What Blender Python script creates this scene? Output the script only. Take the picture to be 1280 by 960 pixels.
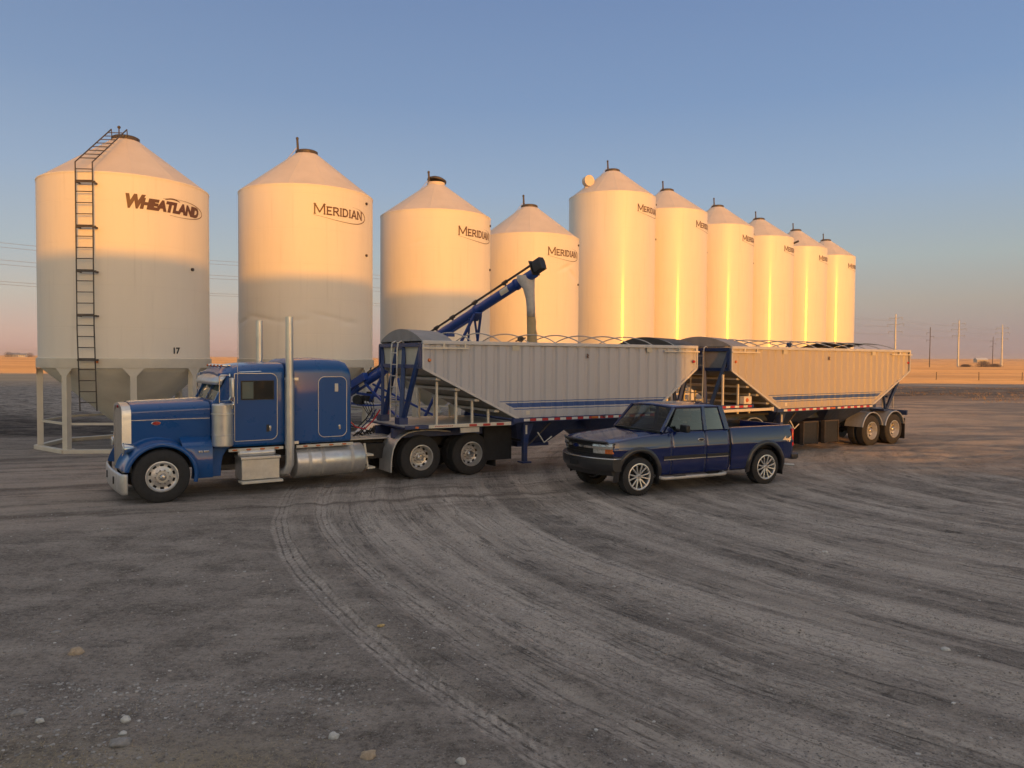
import bpy, bmesh, math, random
import numpy as np
from mathutils import Vector, Matrix, Quaternion
PI = math.pi
R = math.radians
for _o in list(bpy.data.objects): bpy.data.objects.remove(_o)
S = bpy.context.scene
COL = S.collection
rng = random.Random(7)

# ------------------------------------------------------------------ camera
cam_d = bpy.data.cameras.new("camera"); cam = bpy.data.objects.new("camera", cam_d); COL.objects.link(cam)
cam_d.sensor_width = 36; cam_d.lens = 961 / 1280 * 36; cam_d.clip_start = .05; cam_d.clip_end = 9000
cam.matrix_world = Matrix.Translation((0, 0, 2.85)) @ Matrix.Rotation(R(90 - 1.90), 4, 'X') @ Matrix.Rotation(R(.41), 4, 'Z')
S.camera = cam
S.render.resolution_x = 1024; S.render.resolution_y = 768

# ------------------------------------------------------------------ sky and sun
SUN_EL, SUN_AZ = 3.0, 23.0          # azimuth measured from -Y (behind the camera) towards +X
to_sun = Vector((math.sin(R(SUN_AZ)) * math.cos(R(SUN_EL)), -math.cos(R(SUN_AZ)) * math.cos(R(SUN_EL)), math.sin(R(SUN_EL))))
wd = bpy.data.worlds.new("World"); S.world = wd; wd.use_nodes = True
wn = wd.node_tree.nodes; wl = wd.node_tree.links
sky = wn.new('ShaderNodeTexSky'); sky.sky_type = 'NISHITA'; sky.sun_disc = False
sky.sun_elevation = R(SUN_EL); sky.sun_rotation = math.atan2(to_sun.x, to_sun.y)
sky.air_density = 1.0; sky.dust_density = 1.2; sky.ozone_density = 1.6; sky.altitude = 500
EXPO = 1.3
# the half of the sky away from the sun: dusk bands (blue, pale, peach) over the horizon, mauve towards the right
geo = wn.new('ShaderNodeNewGeometry'); sp = wn.new('ShaderNodeSeparateXYZ'); wl.new(geo.outputs['Incoming'], sp.inputs[0])
def wm(op, a, b_=0, clamp=False):
    n = wn.new('ShaderNodeMath'); n.operation = op; n.use_clamp = clamp
    for i, v in enumerate((a, b_)):
        if hasattr(v, 'is_linked'): wl.new(v, n.inputs[i])
        else: n.inputs[i].default_value = v
    return n.outputs[0]
dzv = wm('MULTIPLY', sp.outputs[2], -1); dyv = wm('MULTIPLY', sp.outputs[1], -1); dxv = wm('MULTIPLY', sp.outputs[0], -1)
def wramp(stops):
    n = wn.new('ShaderNodeValToRGB'); cr = n.color_ramp
    for i, (el, c) in enumerate(stops):
        p = math.sin(R(el)); e = cr.elements[i] if i < 2 else cr.elements.new(p); e.position = p
        e.color = (*[x / 2 ** EXPO for x in c], 1)
    wl.new(dzv, n.inputs[0]); return n.outputs[0]
left = wramp(((0, (.60, .36, .30)), (90, (.68, .61, .56)), (1.5, (.62, .43, .35)), (4, (.55, .50, .43)), (7, (.43, .49, .52)), (12, (.32, .42, .56)), (18, (.225, .325, .50)), (26, (.165, .25, .43)), (40, (.30, .335, .42))))
right = wramp(((0, (.36, .26, .25)), (90, (.68, .61, .56)), (1.5, (.38, .29, .27)), (4, (.41, .37, .32)), (7, (.39, .445, .44)), (12, (.30, .41, .56)), (18, (.21, .325, .53)), (26, (.165, .26, .47)), (40, (.30, .335, .42))))
def wmix(f, a, b_):
    n = wn.new('ShaderNodeMix'); n.data_type = 'RGBA'; wl.new(f, n.inputs[0])
    for i, v in ((6, a), (7, b_)): wl.new(v, n.inputs[i])
    return n.outputs[2]
side_f = wm('MULTIPLY_ADD', dxv, .85, True); side_f.node.inputs[2].default_value = .5; side_f.node.inputs[1].default_value = .85
band = wmix(side_f, left, right)
nis = wn.new('ShaderNodeVectorMath'); nis.operation = 'SCALE'; wl.new(sky.outputs[0], nis.inputs[0]); nis.inputs['Scale'].default_value = .15
warm = wn.new('ShaderNodeVectorMath'); warm.operation = 'MULTIPLY'; wl.new(nis.outputs[0], warm.inputs[0]); warm.inputs[1].default_value = (1.35, 1.17, 1.0)
front = wm('MULTIPLY_ADD', dyv, 2.5, True); front.node.inputs[1].default_value = 2.2; front.node.inputs[2].default_value = .35

cs = wn.new('ShaderNodeMix'); cs.data_type = 'RGBA'; zf = wm('MULTIPLY', wm('SUBTRACT', dzv, .20), 2.6, True); wl.new(wm('MAXIMUM', front, zf), cs.inputs[0]); wl.new(warm.outputs[0], cs.inputs[6]); wl.new(band, cs.inputs[7])
dv = wn.new('ShaderNodeVectorMath'); dv.operation = 'SCALE'; wl.new(cs.outputs[2], dv.inputs[0]); dv.inputs['Scale'].default_value = 1 / .15
wl.new(dv.outputs[0], wn['Background'].inputs[0]); wn['Background'].inputs[1].default_value = .15
sl = bpy.data.lights.new("sun", 'SUN'); sl.energy = 2.0; sl.angle = R(.45); sl.color = (.61, .225, .004)
so = bpy.data.objects.new("sun", sl); COL.objects.link(so); so.rotation_euler = (-to_sun).to_track_quat('-Z', 'Y').to_euler()
S.view_settings.view_transform = 'Standard'; S.view_settings.look = 'None'; S.view_settings.gamma = 1
S.view_settings.use_curve_mapping = False; S.view_settings.exposure = EXPO
S.render.engine = 'CYCLES'; S.cycles.max_bounces = 6

# ------------------------------------------------------------------ materials
class NT:
    def __init__(s, name):
        s.m = bpy.data.materials.new(name); s.m.use_nodes = True
        s.n = s.m.node_tree.nodes; s.l = s.m.node_tree.links
        s.b = s.n['Principled BSDF']; s.out = s.n['Material Output']
        s.tc = s.n.new('ShaderNodeTexCoord')
    def put(s, sock, v):
        if v is None: return
        if hasattr(v, 'is_linked'): s.l.new(v, sock)
        elif isinstance(v, (tuple, list)) and len(v) == 3 and sock.type == 'RGBA': sock.default_value = (*v, 1)
        else: sock.default_value = v
    def math(s, op, a, b=None, c=None, clamp=False):
        n = s.n.new('ShaderNodeMath'); n.operation = op; n.use_clamp = clamp
        for i, v in enumerate((a, b, c)): s.put(n.inputs[i], v)
        return n.outputs[0]
    def sep(s, v):
        n = s.n.new('ShaderNodeSeparateXYZ'); s.l.new(v, n.inputs[0]); return n.outputs
    def comb(s, x, y, z):
        n = s.n.new('ShaderNodeCombineXYZ')
        for i, v in enumerate((x, y, z)): s.put(n.inputs[i], v)
        return n.outputs[0]
    def scale(s, v, k):
        n = s.n.new('ShaderNodeVectorMath'); n.operation = 'MULTIPLY'; s.put(n.inputs[0], v); n.inputs[1].default_value = k; return n.outputs[0]
    def noise(s, v, scale, det=4, rough=.55, dist=0):
        n = s.n.new('ShaderNodeTexNoise'); s.put(n.inputs['Vector'], v); n.inputs['Scale'].default_value = scale
        n.inputs['Detail'].default_value = det; n.inputs['Roughness'].default_value = rough; n.inputs['Distortion'].default_value = dist
        return n.outputs[0]
    def voro(s, v, scale, feat='F1', out=0):
        n = s.n.new('ShaderNodeTexVoronoi'); s.put(n.inputs['Vector'], v); n.inputs['Scale'].default_value = scale; n.feature = feat; return n.outputs[out]
    def ramp(s, f, a, b, lo=0., hi=1.):
        n = s.n.new('ShaderNodeMapRange'); n.clamp = True
        s.put(n.inputs[0], f); n.inputs[1].default_value = a; n.inputs[2].default_value = b
        n.inputs[3].default_value = lo; n.inputs[4].default_value = hi; return n.outputs[0]
    def mix(s, f, a, b, mode='MIX'):
        n = s.n.new('ShaderNodeMix'); n.data_type = 'RGBA'; n.blend_type = mode
        s.put(n.inputs[0], f); s.put(n.inputs[6], a); s.put(n.inputs[7], b); return n.outputs[2]
    def bump(s, h, dist=.01, st=1., nrm=None):
        n = s.n.new('ShaderNodeBump'); s.put(n.inputs['Height'], h); n.inputs['Distance'].default_value = dist; n.inputs['Strength'].default_value = st
        if nrm is not None: s.l.new(nrm, n.inputs['Normal'])
        return n.outputs[0]
    def set(s, **k):
        for a, v in k.items(): s.put(s.b.inputs[a.replace('_', ' ')], v)

def mat(name, col, rough=.5, metal=0., var=.12, scale=3., bump=0., bscale=30., coat=0., dirt=0., dirtcol=(.13, .105, .085), dz=(.2, 1.2), spec=.5, streak=1.):
    """Plain procedural surface: tone variation, faint bump, optional road dust that thins out with height."""
    t = NT(name); o = t.tc.outputs['Object']
    v = t.scale(o, (1, 1, streak))
    n = t.noise(v, scale, 5, .6)
    c = t.mix(t.ramp(n, .3, .7), tuple(x * (1 - var) for x in col), tuple(min(1, x * (1 + var)) for x in col))
    r = t.ramp(t.noise(o, scale * 2.7, 4), .3, .7, max(.02, rough - .06), min(1, rough + .08))
    if dirt:
        z = t.sep(o)[2]
        d = t.math('MULTIPLY', t.ramp(z, dz[0], dz[1], 1, .15), t.ramp(t.noise(o, 5, 6, .7), .32, .68))
        d = t.math('MULTIPLY', d, dirt, clamp=True)
        c = t.mix(d, c, dirtcol)
        r = t.math('ADD', r, t.math('MULTIPLY', d, .5), clamp=True)
        if metal: t.set(Metallic=t.math('MULTIPLY', t.math('SUBTRACT', 1, d), metal))
    elif metal: t.set(Metallic=metal)
    t.set(Base_Color=c, Roughness=r)
    t.b.inputs['Specular IOR Level'].default_value = spec
    if coat: t.b.inputs['Coat Weight'].default_value = coat; t.b.inputs['Coat Roughness'].default_value = .06
    if bump: t.set(Normal=t.bump(t.noise(o, bscale, 4), bump))
    return t.m

def glassmat(name, tint, refl_rough=.02):
    t = NT(name); n = t.n; l = t.l
    tr = n.new('ShaderNodeBsdfTransparent'); tr.inputs[0].default_value = (*tint, 1); 
    gl = n.new('ShaderNodeBsdfGlossy'); gl.inputs['Roughness'].default_value = refl_rough
    fr = n.new('ShaderNodeFresnel'); fr.inputs[0].default_value = 1.42
    mx = n.new('ShaderNodeMixShader'); l.new(fr.outputs[0], mx.inputs[0]); l.new(tr.outputs[0], mx.inputs[1]); l.new(gl.outputs[0], mx.inputs[2])
    l.new(mx.outputs[0], t.out.inputs[0]); return t.m

M = {}
M['blue'] = mat('truck_blue_paint', (.0015, .070, .255), .30, 0, .05, 1.2, coat=.6, spec=.3, dirt=.12, dz=(.3, 1.0))
M['navy'] = mat('pickup_navy_paint', (.002, .011, .085), .14, 0, .04, 1.2, coat=.7, dirt=.08, dz=(.25, .8))
M['frame_blue'] = mat('trailer_frame_blue', (.006, .028, .12), .42, 0, .1, 3, coat=.2, dirt=.4, dz=(.3, 2.0))
M['auger_blue'] = mat('auger_blue_paint', (.006, .045, .26), .4, 0, .1, 3, coat=.3)
M['chrome'] = mat('chrome', (.72, .71, .69), .12, 1., .06, 2, dirt=.25, dz=(.2, 1.5))
M['alu'] = mat('polished_aluminium', (.66, .65, .63), .33, .82, .08, 4, bump=.0006, bscale=30, dirt=.35, dz=(.1, 1.3))
M['alu_dull'] = mat('dull_aluminium', (.54, .52, .49), .45, .5, .12, 4, dirt=.3, dz=(.2, 2.))
M['steel_white'] = mat('white_painted_steel', (.62, .57, .47), .5, 0, .06, 3)
M['rubber'] = mat('tyre_rubber', (.022, .022, .023), .75, 0, .15, 6, bump=.004, bscale=40, dirt=.35, dirtcol=(.06, .053, .047), dz=(.0, 1.6))
M['flap'] = mat('black_rubber_flap', (.013, .012, .012), .7, 0, .2, 3, dirt=.2, dirtcol=(.05, .043, .037), dz=(.1, 1.2))
M['blackp'] = mat('black_plastic', (.014, .014, .016), .45, 0, .1, 5, dirt=.15, dirtcol=(.05, .045, .04), dz=(.2, 1.3))
M['chassis'] = mat('greasy_black_chassis', (.014, .013, .012), .65, 0, .3, 5, dirt=.3, dirtcol=(.06, .05, .042), dz=(.2, 1.4))
M['charcoal'] = mat('charcoal_bumper_paint', (.018, .019, .024), .35, 0, .08, 3, coat=.3, dirt=.15, dz=(.3, 1.))
M['glass_dark'] = mat('dark_cab_glass', (.010, .014, .013), .04, 0, .1, 2, spec=.8)
M['glass_green'] = mat('green_tint_glass', (.10, .135, .12), .05, 0, .15, 2, spec=.9)
M['glass'] = glassmat('pickup_window_glass', (.42, .47, .46))
M['glass_tint'] = glassmat('pickup_privacy_glass', (.10, .12, .12))
M['interior'] = mat('grey_interior', (.09, .09, .09), .8)
M['amber'] = mat('amber_lens', (.55, .14, .03), .25, 0, .1, 20, coat=.5)
M['red'] = mat('red_lens', (.45, .012, .012), .25, 0, .1, 20, coat=.6)
M['clear'] = mat('clear_lens', (.55, .55, .52), .12, .35, .35, 25, coat=1)
M['tape_red'] = mat('reflective_tape_red', (.42, .03, .03), .4, 0, .2, 10)
M['tape_white'] = mat('reflective_tape_white', (.62, .60, .56), .4, 0, .1, 10)
M['badge_red'] = mat('enamel_red', (.35, .01, .015), .25, 0, .05, 5, coat=.5)
M['tarp'] = mat('grey_vinyl_tarp', (.24, .23, .225), .6, 0, .15, 2, bump=.01, bscale=6)
M['trail_edge'] = mat('grey_trailer_edge', (.52, .51, .51), .5, .1, .08, 3)
M['tarp_dark'] = mat('dark_vinyl_tarp', (.06, .055, .05), .6, 0, .2, 2, bump=.01, bscale=6)
M['darksteel'] = mat('dark_weathered_steel', (.085, .07, .06), .6, .3, .25, 6)
M['lettering'] = mat('brown_lettering', (.115, .05, .028), .5, 0, .06, 4)
M['blacklet'] = mat('black_lettering', (.03, .028, .028), .5)
M['cream'] = mat('cream_painted_panel', (.52, .48, .38), .5, 0, .1, 4)
M['hopperbeige'] = mat('beige_hopper_paint', (.70, .68, .60), .55, 0, .08, 1.5, bump=.03, bscale=2)
M['slope'] = mat('galvanized_underside', (.30, .275, .235), .5, .3, .2, 3)
M['grain'] = mat('durum_grain', (.42, .33, .19), .85, 0, .25, 60, bump=.01, bscale=90)
M['spoutgrey'] = mat('worn_grey_spout_cloth', (.42, .41, .40), .7, 0, .12, 8, bump=.02, bscale=14)
M['pole_steel'] = mat('galvanized_tower_steel', (.55, .52, .48), .5, .3, .1, .3)
M['pole_wood'] = mat('weathered_wood', (.11, .085, .065), .9, 0, .25, 4)
M['wire'] = mat('wire', (.34, .32, .31), .5, .5)
M['brush'] = mat('bare_brush_twigs', (.11, .085, .075), .9, 0, .3, 3)
M['shedwall'] = mat('dark_metal_cladding', (.06, .065, .07), .55, 0, .08, .8)
M['shedroof'] = mat('grey_metal_roof', (.25, .25, .26), .45, .3, .1, .8)
M['doorwhite'] = mat('white_shed_door', (.6, .6, .58), .5)
M['farwall'] = mat('tan_farm_cladding', (.42, .37, .29), .6)
M['doordark'] = mat('grey_shed_door', (.12, .12, .125), .5)

# side sheets of the trailers: painted metal with the long blue stripe decal
def side_mat(name, col, x0, x1, z0=1.61, slopes=(.5, .5)):
    t = NT(name); o = t.tc.outputs['Object']; x, y, z = t.sep(o)
    n = t.noise(t.scale(o, (1.2, 1.2, .25)), 2.2, 5, .6)
    c = t.mix(t.ramp(n, .3, .7), tuple(a * .965 for a in col), tuple(a * 1.03 for a in col))
    dust = t.math('MULTIPLY', t.ramp(z, 1.3, 1.6, .1, .0), t.ramp(t.noise(o, 3.5, 6, .7), .3, .7))
    c = t.mix(dust, c, (.22, .18, .14))
    def band(a, b, xa, xb):
        m = t.math('MULTIPLY', t.math('GREATER_THAN', z, a), t.math('LESS_THAN', z, b))
        # slanted ends that follow the hopper slope
        m = t.math('MULTIPLY', m, t.math('GREATER_THAN', x, t.math('ADD', xa, t.math('MULTIPLY', t.math('SUBTRACT', 1.85, z), 1 / slopes[0]))))
        m = t.math('MULTIPLY', m, t.math('LESS_THAN', x, t.math('SUBTRACT', xb, t.math('MULTIPLY', t.math('SUBTRACT', 1.85, z), 1 / slopes[1]))))
        return m
    m = band(z0 + .185, z0 + .205, x0, x1)
    m = t.math('MAXIMUM', m, band(z0 + .045, z0 + .155, x0 + .07, x1 - .05))
    m = t.math('MAXIMUM', m, band(z0 - .01, z0 + .01, x0, x1))
    white = t.math('MULTIPLY', band(z0 - .01, z0 + .205, x0, x1), .55)
    c = t.mix(white, c, (.5, .5, .5))
    c = t.mix(t.math('MULTIPLY', m, .95), c, (.012, .065, .26))
    t.set(Base_Color=c, Roughness=t.ramp(n, .3, .7, .42, .55), Metallic=.05)
    t.set(Normal=t.bump(t.noise(t.scale(o, (1, 1, .3)), 2, 2), .003))
    return t.m

# silo skins
def silo_mat(name, rough, coat, tone=(.79, .73, .63)):
    t = NT(name); o = t.tc.outputs['Object']; x, y, z = t.sep(o)
    n = t.noise(t.scale(o, (1, 1, .15)), 1.3, 5, .6)
    c = t.mix(t.ramp(n, .25, .75), tuple(a * .95 for a in tone), tuple(a * 1.03 for a in tone))
    st = t.noise(t.scale(o, (9, 9, .35)), 1.0, 4, .6)
    c = t.mix(t.math('MULTIPLY', t.ramp(st, .56, .75), .16), c, (.42, .36, .28))
    # faint sheet seams, horizontal every 1.2 m
    f = t.math('FRACT', t.math('DIVIDE', z, 1.22)); seam = t.ramp(t.math('ABSOLUTE', t.math('SUBTRACT', f, .5)), .4925, .5)
    c = t.mix(t.math('MULTIPLY', seam, .10), c, (.3, .27, .22))
    h = t.math('ADD', t.noise(t.scale(o, (1, 1, .5)), 1.1, 2), t.math('MULTIPLY', seam, -.15))
    t.set(Base_Color=c, Roughness=rough, Normal=t.bump(h, .02))
    t.b.inputs['Coat Weight'].default_value = coat; t.b.inputs['Coat Roughness'].default_value = .12
    return t.m
M['silo'] = silo_mat('silo_white_paint', .6, 0)
M['silo_gloss'] = silo_mat('silo_gloss_paint', .5, .32)
M['roofw'] = mat('silo_roof_paint', (.62, .53, .44), .6, 0, .06, 1.2, bump=.01, bscale=2)

# ------------------------------------------------------------------ mesh helper
class MB:
    def __init__(s): s.v = []; s.f = []
    def add(s, vs, fs):
        o = len(s.v); s.v += [tuple(map(float, a)) for a in vs]; s.f += [tuple(o + i for i in f) for f in fs]; return s
    def box(s, x0, x1, y0, y1, z0, z1):
        return s.add([(x, y, z) for z in (z0, z1) for y in (y0, y1) for x in (x0, x1)],
                     [(0, 2, 3, 1), (4, 5, 7, 6), (0, 1, 5, 4), (2, 6, 7, 3), (0, 4, 6, 2), (1, 3, 7, 5)])
    def bar(s, p, q, w, h=None, up=(0, 0, 1)):
        h = h or w; p, q = Vector(p), Vector(q); d = (q - p).normalized(); u = Vector(up)
        if abs(d.dot(u)) > .98: u = Vector((1, 0, 0))
        a = d.cross(u).normalized() * w / 2; b = a.cross(d).normalized() * h / 2
        vs = [c + i * a + j * b for c in (p, q) for i, j in ((-1, -1), (1, -1), (1, 1), (-1, 1))]
        return s.add(vs, [(3, 2, 1, 0), (4, 5, 6, 7), (0, 1, 5, 4), (1, 2, 6, 5), (2, 3, 7, 6), (3, 0, 4, 7)])
    def tube(s, pts, r, n=8, caps=True, closed=False):
        pts = [Vector(p) for p in pts]; rs = r if isinstance(r, (list, tuple)) else [r] * len(pts)
        vs = []; k = len(pts); prev = None
        for i, p in enumerate(pts):
            a = pts[i - 1] if (i > 0 or closed) else pts[i]; b = pts[(i + 1) % k] if (i < k - 1 or closed) else pts[i]
            d = (b - a).normalized()
            if prev is None:
                u = Vector((0, 0, 1)) if abs(d.z) < .9 else Vector((1, 0, 0)); u = (u - d * u.dot(d)).normalized()
            else: u = (prev - d * prev.dot(d)).normalized()
            prev = u; w = d.cross(u)
            vs += [p + rs[i] * (math.cos(t) * u + math.sin(t) * w) for t in (2 * PI * j / n for j in range(n))]
        fs = []
        for i in range(k if closed else k - 1):
            for j in range(n):
                a = i * n + j; b = i * n + (j + 1) % n; c = ((i + 1) % k) * n + (j + 1) % n; d = ((i + 1) % k) * n + j
                fs.append((a, b, c, d))
        if caps and not closed: fs += [tuple(range(n))[::-1], tuple((k - 1) * n + j for j in range(n))]
        return s.add(vs, fs)
    def cyl(s, p, q, r0, r1=None, n=16, caps=True):
        return s.tube([p, q], [r0, r0 if r1 is None else r1], n, caps)
    def lathe(s, prof, n=32, axis='z', c=(0, 0, 0), a0=0, a1=2 * PI, skip=None):
        """prof: list of (radius, along-axis)."""
        full = abs(a1 - a0 - 2 * PI) < 1e-6; m = n if full else n + 1; vs = []
        for r, h in prof:
            for j in range(m):
                t = a0 + (a1 - a0) * j / n; x, y = r * math.cos(t), r * math.sin(t)
                vs.append((c[0] + x, c[1] + y, c[2] + h) if axis == 'z' else (c[0] + x, c[1] + h, c[2] + y))
        fs = []
        for i in range(len(prof) - 1):
            for j in range(n):
                if skip and skip(i, j): continue
                k = (j + 1) % m; fs.append((i * m + j, i * m + k, (i + 1) * m + k, (i + 1) * m + j))
        return s.add(vs, fs)
    def prism(s, poly, axis, a, b):
        def P(u, v, w): return {'y': (u, w, v), 'x': (w, u, v), 'z': (u, v, w)}[axis]
        n = len(poly); vs = [P(u, v, a) for u, v in poly] + [P(u, v, b) for u, v in poly]
        return s.add(vs, [tuple(range(n)), tuple(range(n, 2 * n))[::-1]] + [(i, (i + 1) % n, n + (i + 1) % n, n + i) for i in range(n)])
    def grid(s, rows):
        """rows of equal-length point lists -> quads"""
        m = len(rows[0]); vs = [p for r in rows for p in r]
        return s.add(vs, [(i * m + j, i * m + j + 1, (i + 1) * m + j + 1, (i + 1) * m + j) for i in range(len(rows) - 1) for j in range(m - 1)])
    def ribbon(s, path, y0, y1, t):
        """bent sheet: path in x,z, width along y, thickness t"""
        k = len(path); nr = []
        for i in range(k):
            a = Vector(path[max(0, i - 1)]); b = Vector(path[min(k - 1, i + 1)]); d = (b - a).normalized(); nr.append((-d.y, d.x))
        top = [(p[0] + n[0] * t, p[1] + n[1] * t) for p, n in zip(path, nr)]
        rows = []
        for (a, b) in zip(path, top): rows.append([(a[0], y0, a[1]), (b[0], y0, b[1]), (b[0], y1, b[1]), (a[0], y1, a[1]), (a[0], y0, a[1])])
        s.grid(rows); 
        for r in (rows[0], rows[-1]): s.add(r[:4], [(0, 1, 2, 3)])
        return s
    def ell(s, c, r, n=12, m=8):
        vs = [(c[0] + r[0] * math.sin(PI * i / m) * math.cos(2 * PI * j / n), c[1] + r[1] * math.sin(PI * i / m) * math.sin(2 * PI * j / n), c[2] + r[2] * math.cos(PI * i / m)) for i in range(m + 1) for j in range(n)]
        return s.add(vs, [(i * n + j, i * n + (j + 1) % n, (i + 1) * n + (j + 1) % n, (i + 1) * n + j) for i in range(m) for j in range(n)])
    def mirror_y(s):
        o = len(s.v); n = len(s.f); s.v += [(x, -y, z) for x, y, z in s.v]; s.f += [tuple(o + i for i in f[::-1]) for f in s.f[:n]]; return s
    def build(s, name, m, parent=None, smooth=True, ang=35, bevel=0, solid=0, off=-1, merge=True):
        me = bpy.data.meshes.new(name); bm = bmesh.new()
        bv = [bm.verts.new(v) for v in s.v]
        for f in s.f:
            if len(set(f)) > 2:
                try: bm.faces.new([bv[i] for i in f])
                except ValueError: pass
        if merge: bmesh.ops.remove_doubles(bm, verts=bm.verts, dist=1e-5)
        bmesh.ops.recalc_face_normals(bm, faces=bm.faces); bm.to_mesh(me); bm.free()
        if smooth:
            me.polygons.foreach_set('use_smooth', [True] * len(me.polygons)); me.set_sharp_from_angle(angle=R(ang))
        me.materials.append(m)
        o = bpy.data.objects.new(name, me); COL.objects.link(o)
        if parent: o.parent = parent
        if solid: x = o.modifiers.new('solid', 'SOLIDIFY'); x.thickness = solid; x.offset = off
        if bevel: x = o.modifiers.new('bevel', 'BEVEL'); x.width = bevel; x.segments = 2; x.limit_method = 'ANGLE'; x.angle_limit = R(40)
        return o

def tag(o, label=None, cat=None, group=None, kind=None):
    for k, v in (('label', label), ('category', cat), ('group', group), ('kind', kind)):
        if v: o[k] = v
    return o
def empty(name, loc, rz=0, **k):
    o = bpy.data.objects.new(name, None); COL.objects.link(o); o.location = loc; o.rotation_euler = (0, 0, rz); o.empty_display_size = .3
    return tag(o, **k)
def copy_tree(o, parent=None):
    kids = [c for c in COL.objects if c.parent is o]
    c = o.copy(); COL.objects.link(c); c.parent = parent
    for k in kids: copy_tree(k, c)
    return c
def text_mesh(body, size, shear=0, offset=0, sx=1., space=1.):
    cu = bpy.data.curves.new('t', 'FONT'); cu.body = body; cu.size = size; cu.shear = shear; cu.offset = offset; cu.space_character = space
    cu.resolution_u = 3
    ob = bpy.data.objects.new('t', cu); COL.objects.link(ob)
    dg = bpy.context.evaluated_depsgraph_get(); dg.update()
    me = bpy.data.meshes.new_from_object(ob.evaluated_get(dg))
    vs = [(v.co.x * sx, v.co.y) for v in me.vertices]; fs = [tuple(p.vertices) for p in me.polygons]
    bpy.data.objects.remove(ob); bpy.data.curves.remove(cu); return vs, fs
def wrap(vs, fs, fn, step=.06):
    """cut a flat decal into narrow strips and lay it on a curved surface with fn(u, v)"""
    bm = bmesh.new(); bv = [bm.verts.new((a, b, 0)) for a, b in vs]
    for f in fs:
        try: bm.faces.new([bv[i] for i in f])
        except ValueError: pass
    x0 = min(a for a, _ in vs); x1 = max(a for a, _ in vs); x = x0 + step
    while x < x1:
        bmesh.ops.bisect_plane(bm, geom=bm.verts[:] + bm.edges[:] + bm.faces[:], plane_co=(x, 0, 0), plane_no=(1, 0, 0)); x += step
    bm.verts.index_update()
    o = MB(); o.add([fn(v.co.x, v.co.y) for v in bm.verts], [tuple(v.index for v in f.verts) for f in bm.faces]); bm.free(); return o
def frame_at(ox, oy, deg, lx, ly):
    a = R(deg); return (ox + lx * math.cos(a) - ly * math.sin(a), oy + lx * math.sin(a) + ly * math.cos(a), 0)
# ------------------------------------------------------------------ ground
TC = (16.9, 19.6)                                    # centre of the turning circle the tracks follow
TRACKS = [(21.83, .15, .85), (21.10, .13, .7), (20.5, .16, .45), (19.75, .35, .4), (18.35, .13, .5), (17.92, .12, .5), (16.6, .3, .35), (14.9, .35, .3), (12.6, .5, .3)]
def vnoise(x, y, seed=0):
    xi = np.floor(x).astype(np.int64); yi = np.floor(y).astype(np.int64); fx = x - xi; fy = y - yi
    fx = fx * fx * (3 - 2 * fx); fy = fy * fy * (3 - 2 * fy)
    def h(a, b):
        n = (a * 374761393 + b * 668265263 + seed * 974711) & 0xffffffff; n = ((n ^ (n >> 13)) * 1274126177) & 0xffffffff
        return ((n ^ (n >> 16)) & 0xffff) / 65535.
    return (h(xi, yi) * (1 - fx) + h(xi + 1, yi) * fx) * (1 - fy) + (h(xi, yi + 1) * (1 - fx) + h(xi + 1, yi + 1) * fx) * fy - .5
def ground_h(x, y):
    x = np.asarray(x, float); y = np.asarray(y, float)
    r = np.hypot(x - TC[0], y - TC[1]); th = np.arctan2(y - TC[1], x - TC[0])
    near = np.clip((22 - y) / 6, 0, 1) * np.clip((y + 4) / 4, 0, 1) * np.clip((15 - np.abs(x)) / 4, 0, 1)
    h = vnoise(x * 9, y * 9, 1) * .010 + vnoise(x * 23, y * 23, 2) * .006 + vnoise(x * 2.2, y * 2.2, 3) * .02
    # long ridges that follow the turning circle
    arc = np.clip((r - 3) / 4, 0, 1) * np.clip((23 - r) / 1.5, 0, 1) * (th < -1.2) + np.clip((r - 3) / 4, 0, 1) * np.clip((23 - r) / 1.5, 0, 1) * (th > 2.2)
    h = h + arc * (vnoise(r * 3.1, th * 3, 5) * .045 + vnoise(r * 7.3, th * 6, 6) * .034)
    for rad, w, d in TRACKS:
        g = np.exp(-((r - rad - vnoise(th * 4, r * 0 + rad, 9) * .12) / w) ** 2); e = np.exp(-((np.abs(r - rad) - w * 1.35) / .06) ** 2)
        h = h - arc * d * (g * .030 - e * .024)
    far = np.clip((y - 24) / 8, 0, 1)
    rgt = np.clip((x - 8) / 8, 0, 1)
    lft = np.clip((-x - 10) / 8, 0, 1)
    hf = far * (vnoise(x / 5, y / 3.2, 11) * .12 + vnoise(x / 14, y / 9, 12) * .28 + vnoise(x / 1.7, y / 1.4, 14) * .05) * np.maximum(rgt, lft) * np.clip((130 - y) / 40, 0, 1)
    hf = hf + lft * np.clip((y - 26) / 4, 0, 1) * np.clip((70 - y) / 20, 0, 1) * vnoise(x * 1.3, y * 1.9, 15) * .10
    rz = np.clip((x - 6.5) / 2, 0, 1) * np.clip((y - 20.5) / 2, 0, 1) * np.clip((70 - y) / 30, 0, 1)
    hf = hf + rz * (vnoise(x * .9, y * 1.1, 31) * .06 + vnoise(x * 2.3, y * 2.6, 32) * .06 + vnoise(x * 5, y * 5, 33) * .05)
    # earth bank behind the yard on the right, rise of the land towards the right horizon
    hf = hf + rgt * .22 * np.exp(-((y - 62 - vnoise(x / 12, y * 0, 16) * 8) / 4.5) ** 2) * np.clip((x - 18) / 10, 0, 1)
    d = np.hypot(x, y)
    hf = hf + np.clip((y - 500) / 900, 0, 1) ** 1.5 * np.clip((x - 200) / 900, 0, 1) * 9
    return h * near + hf
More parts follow.
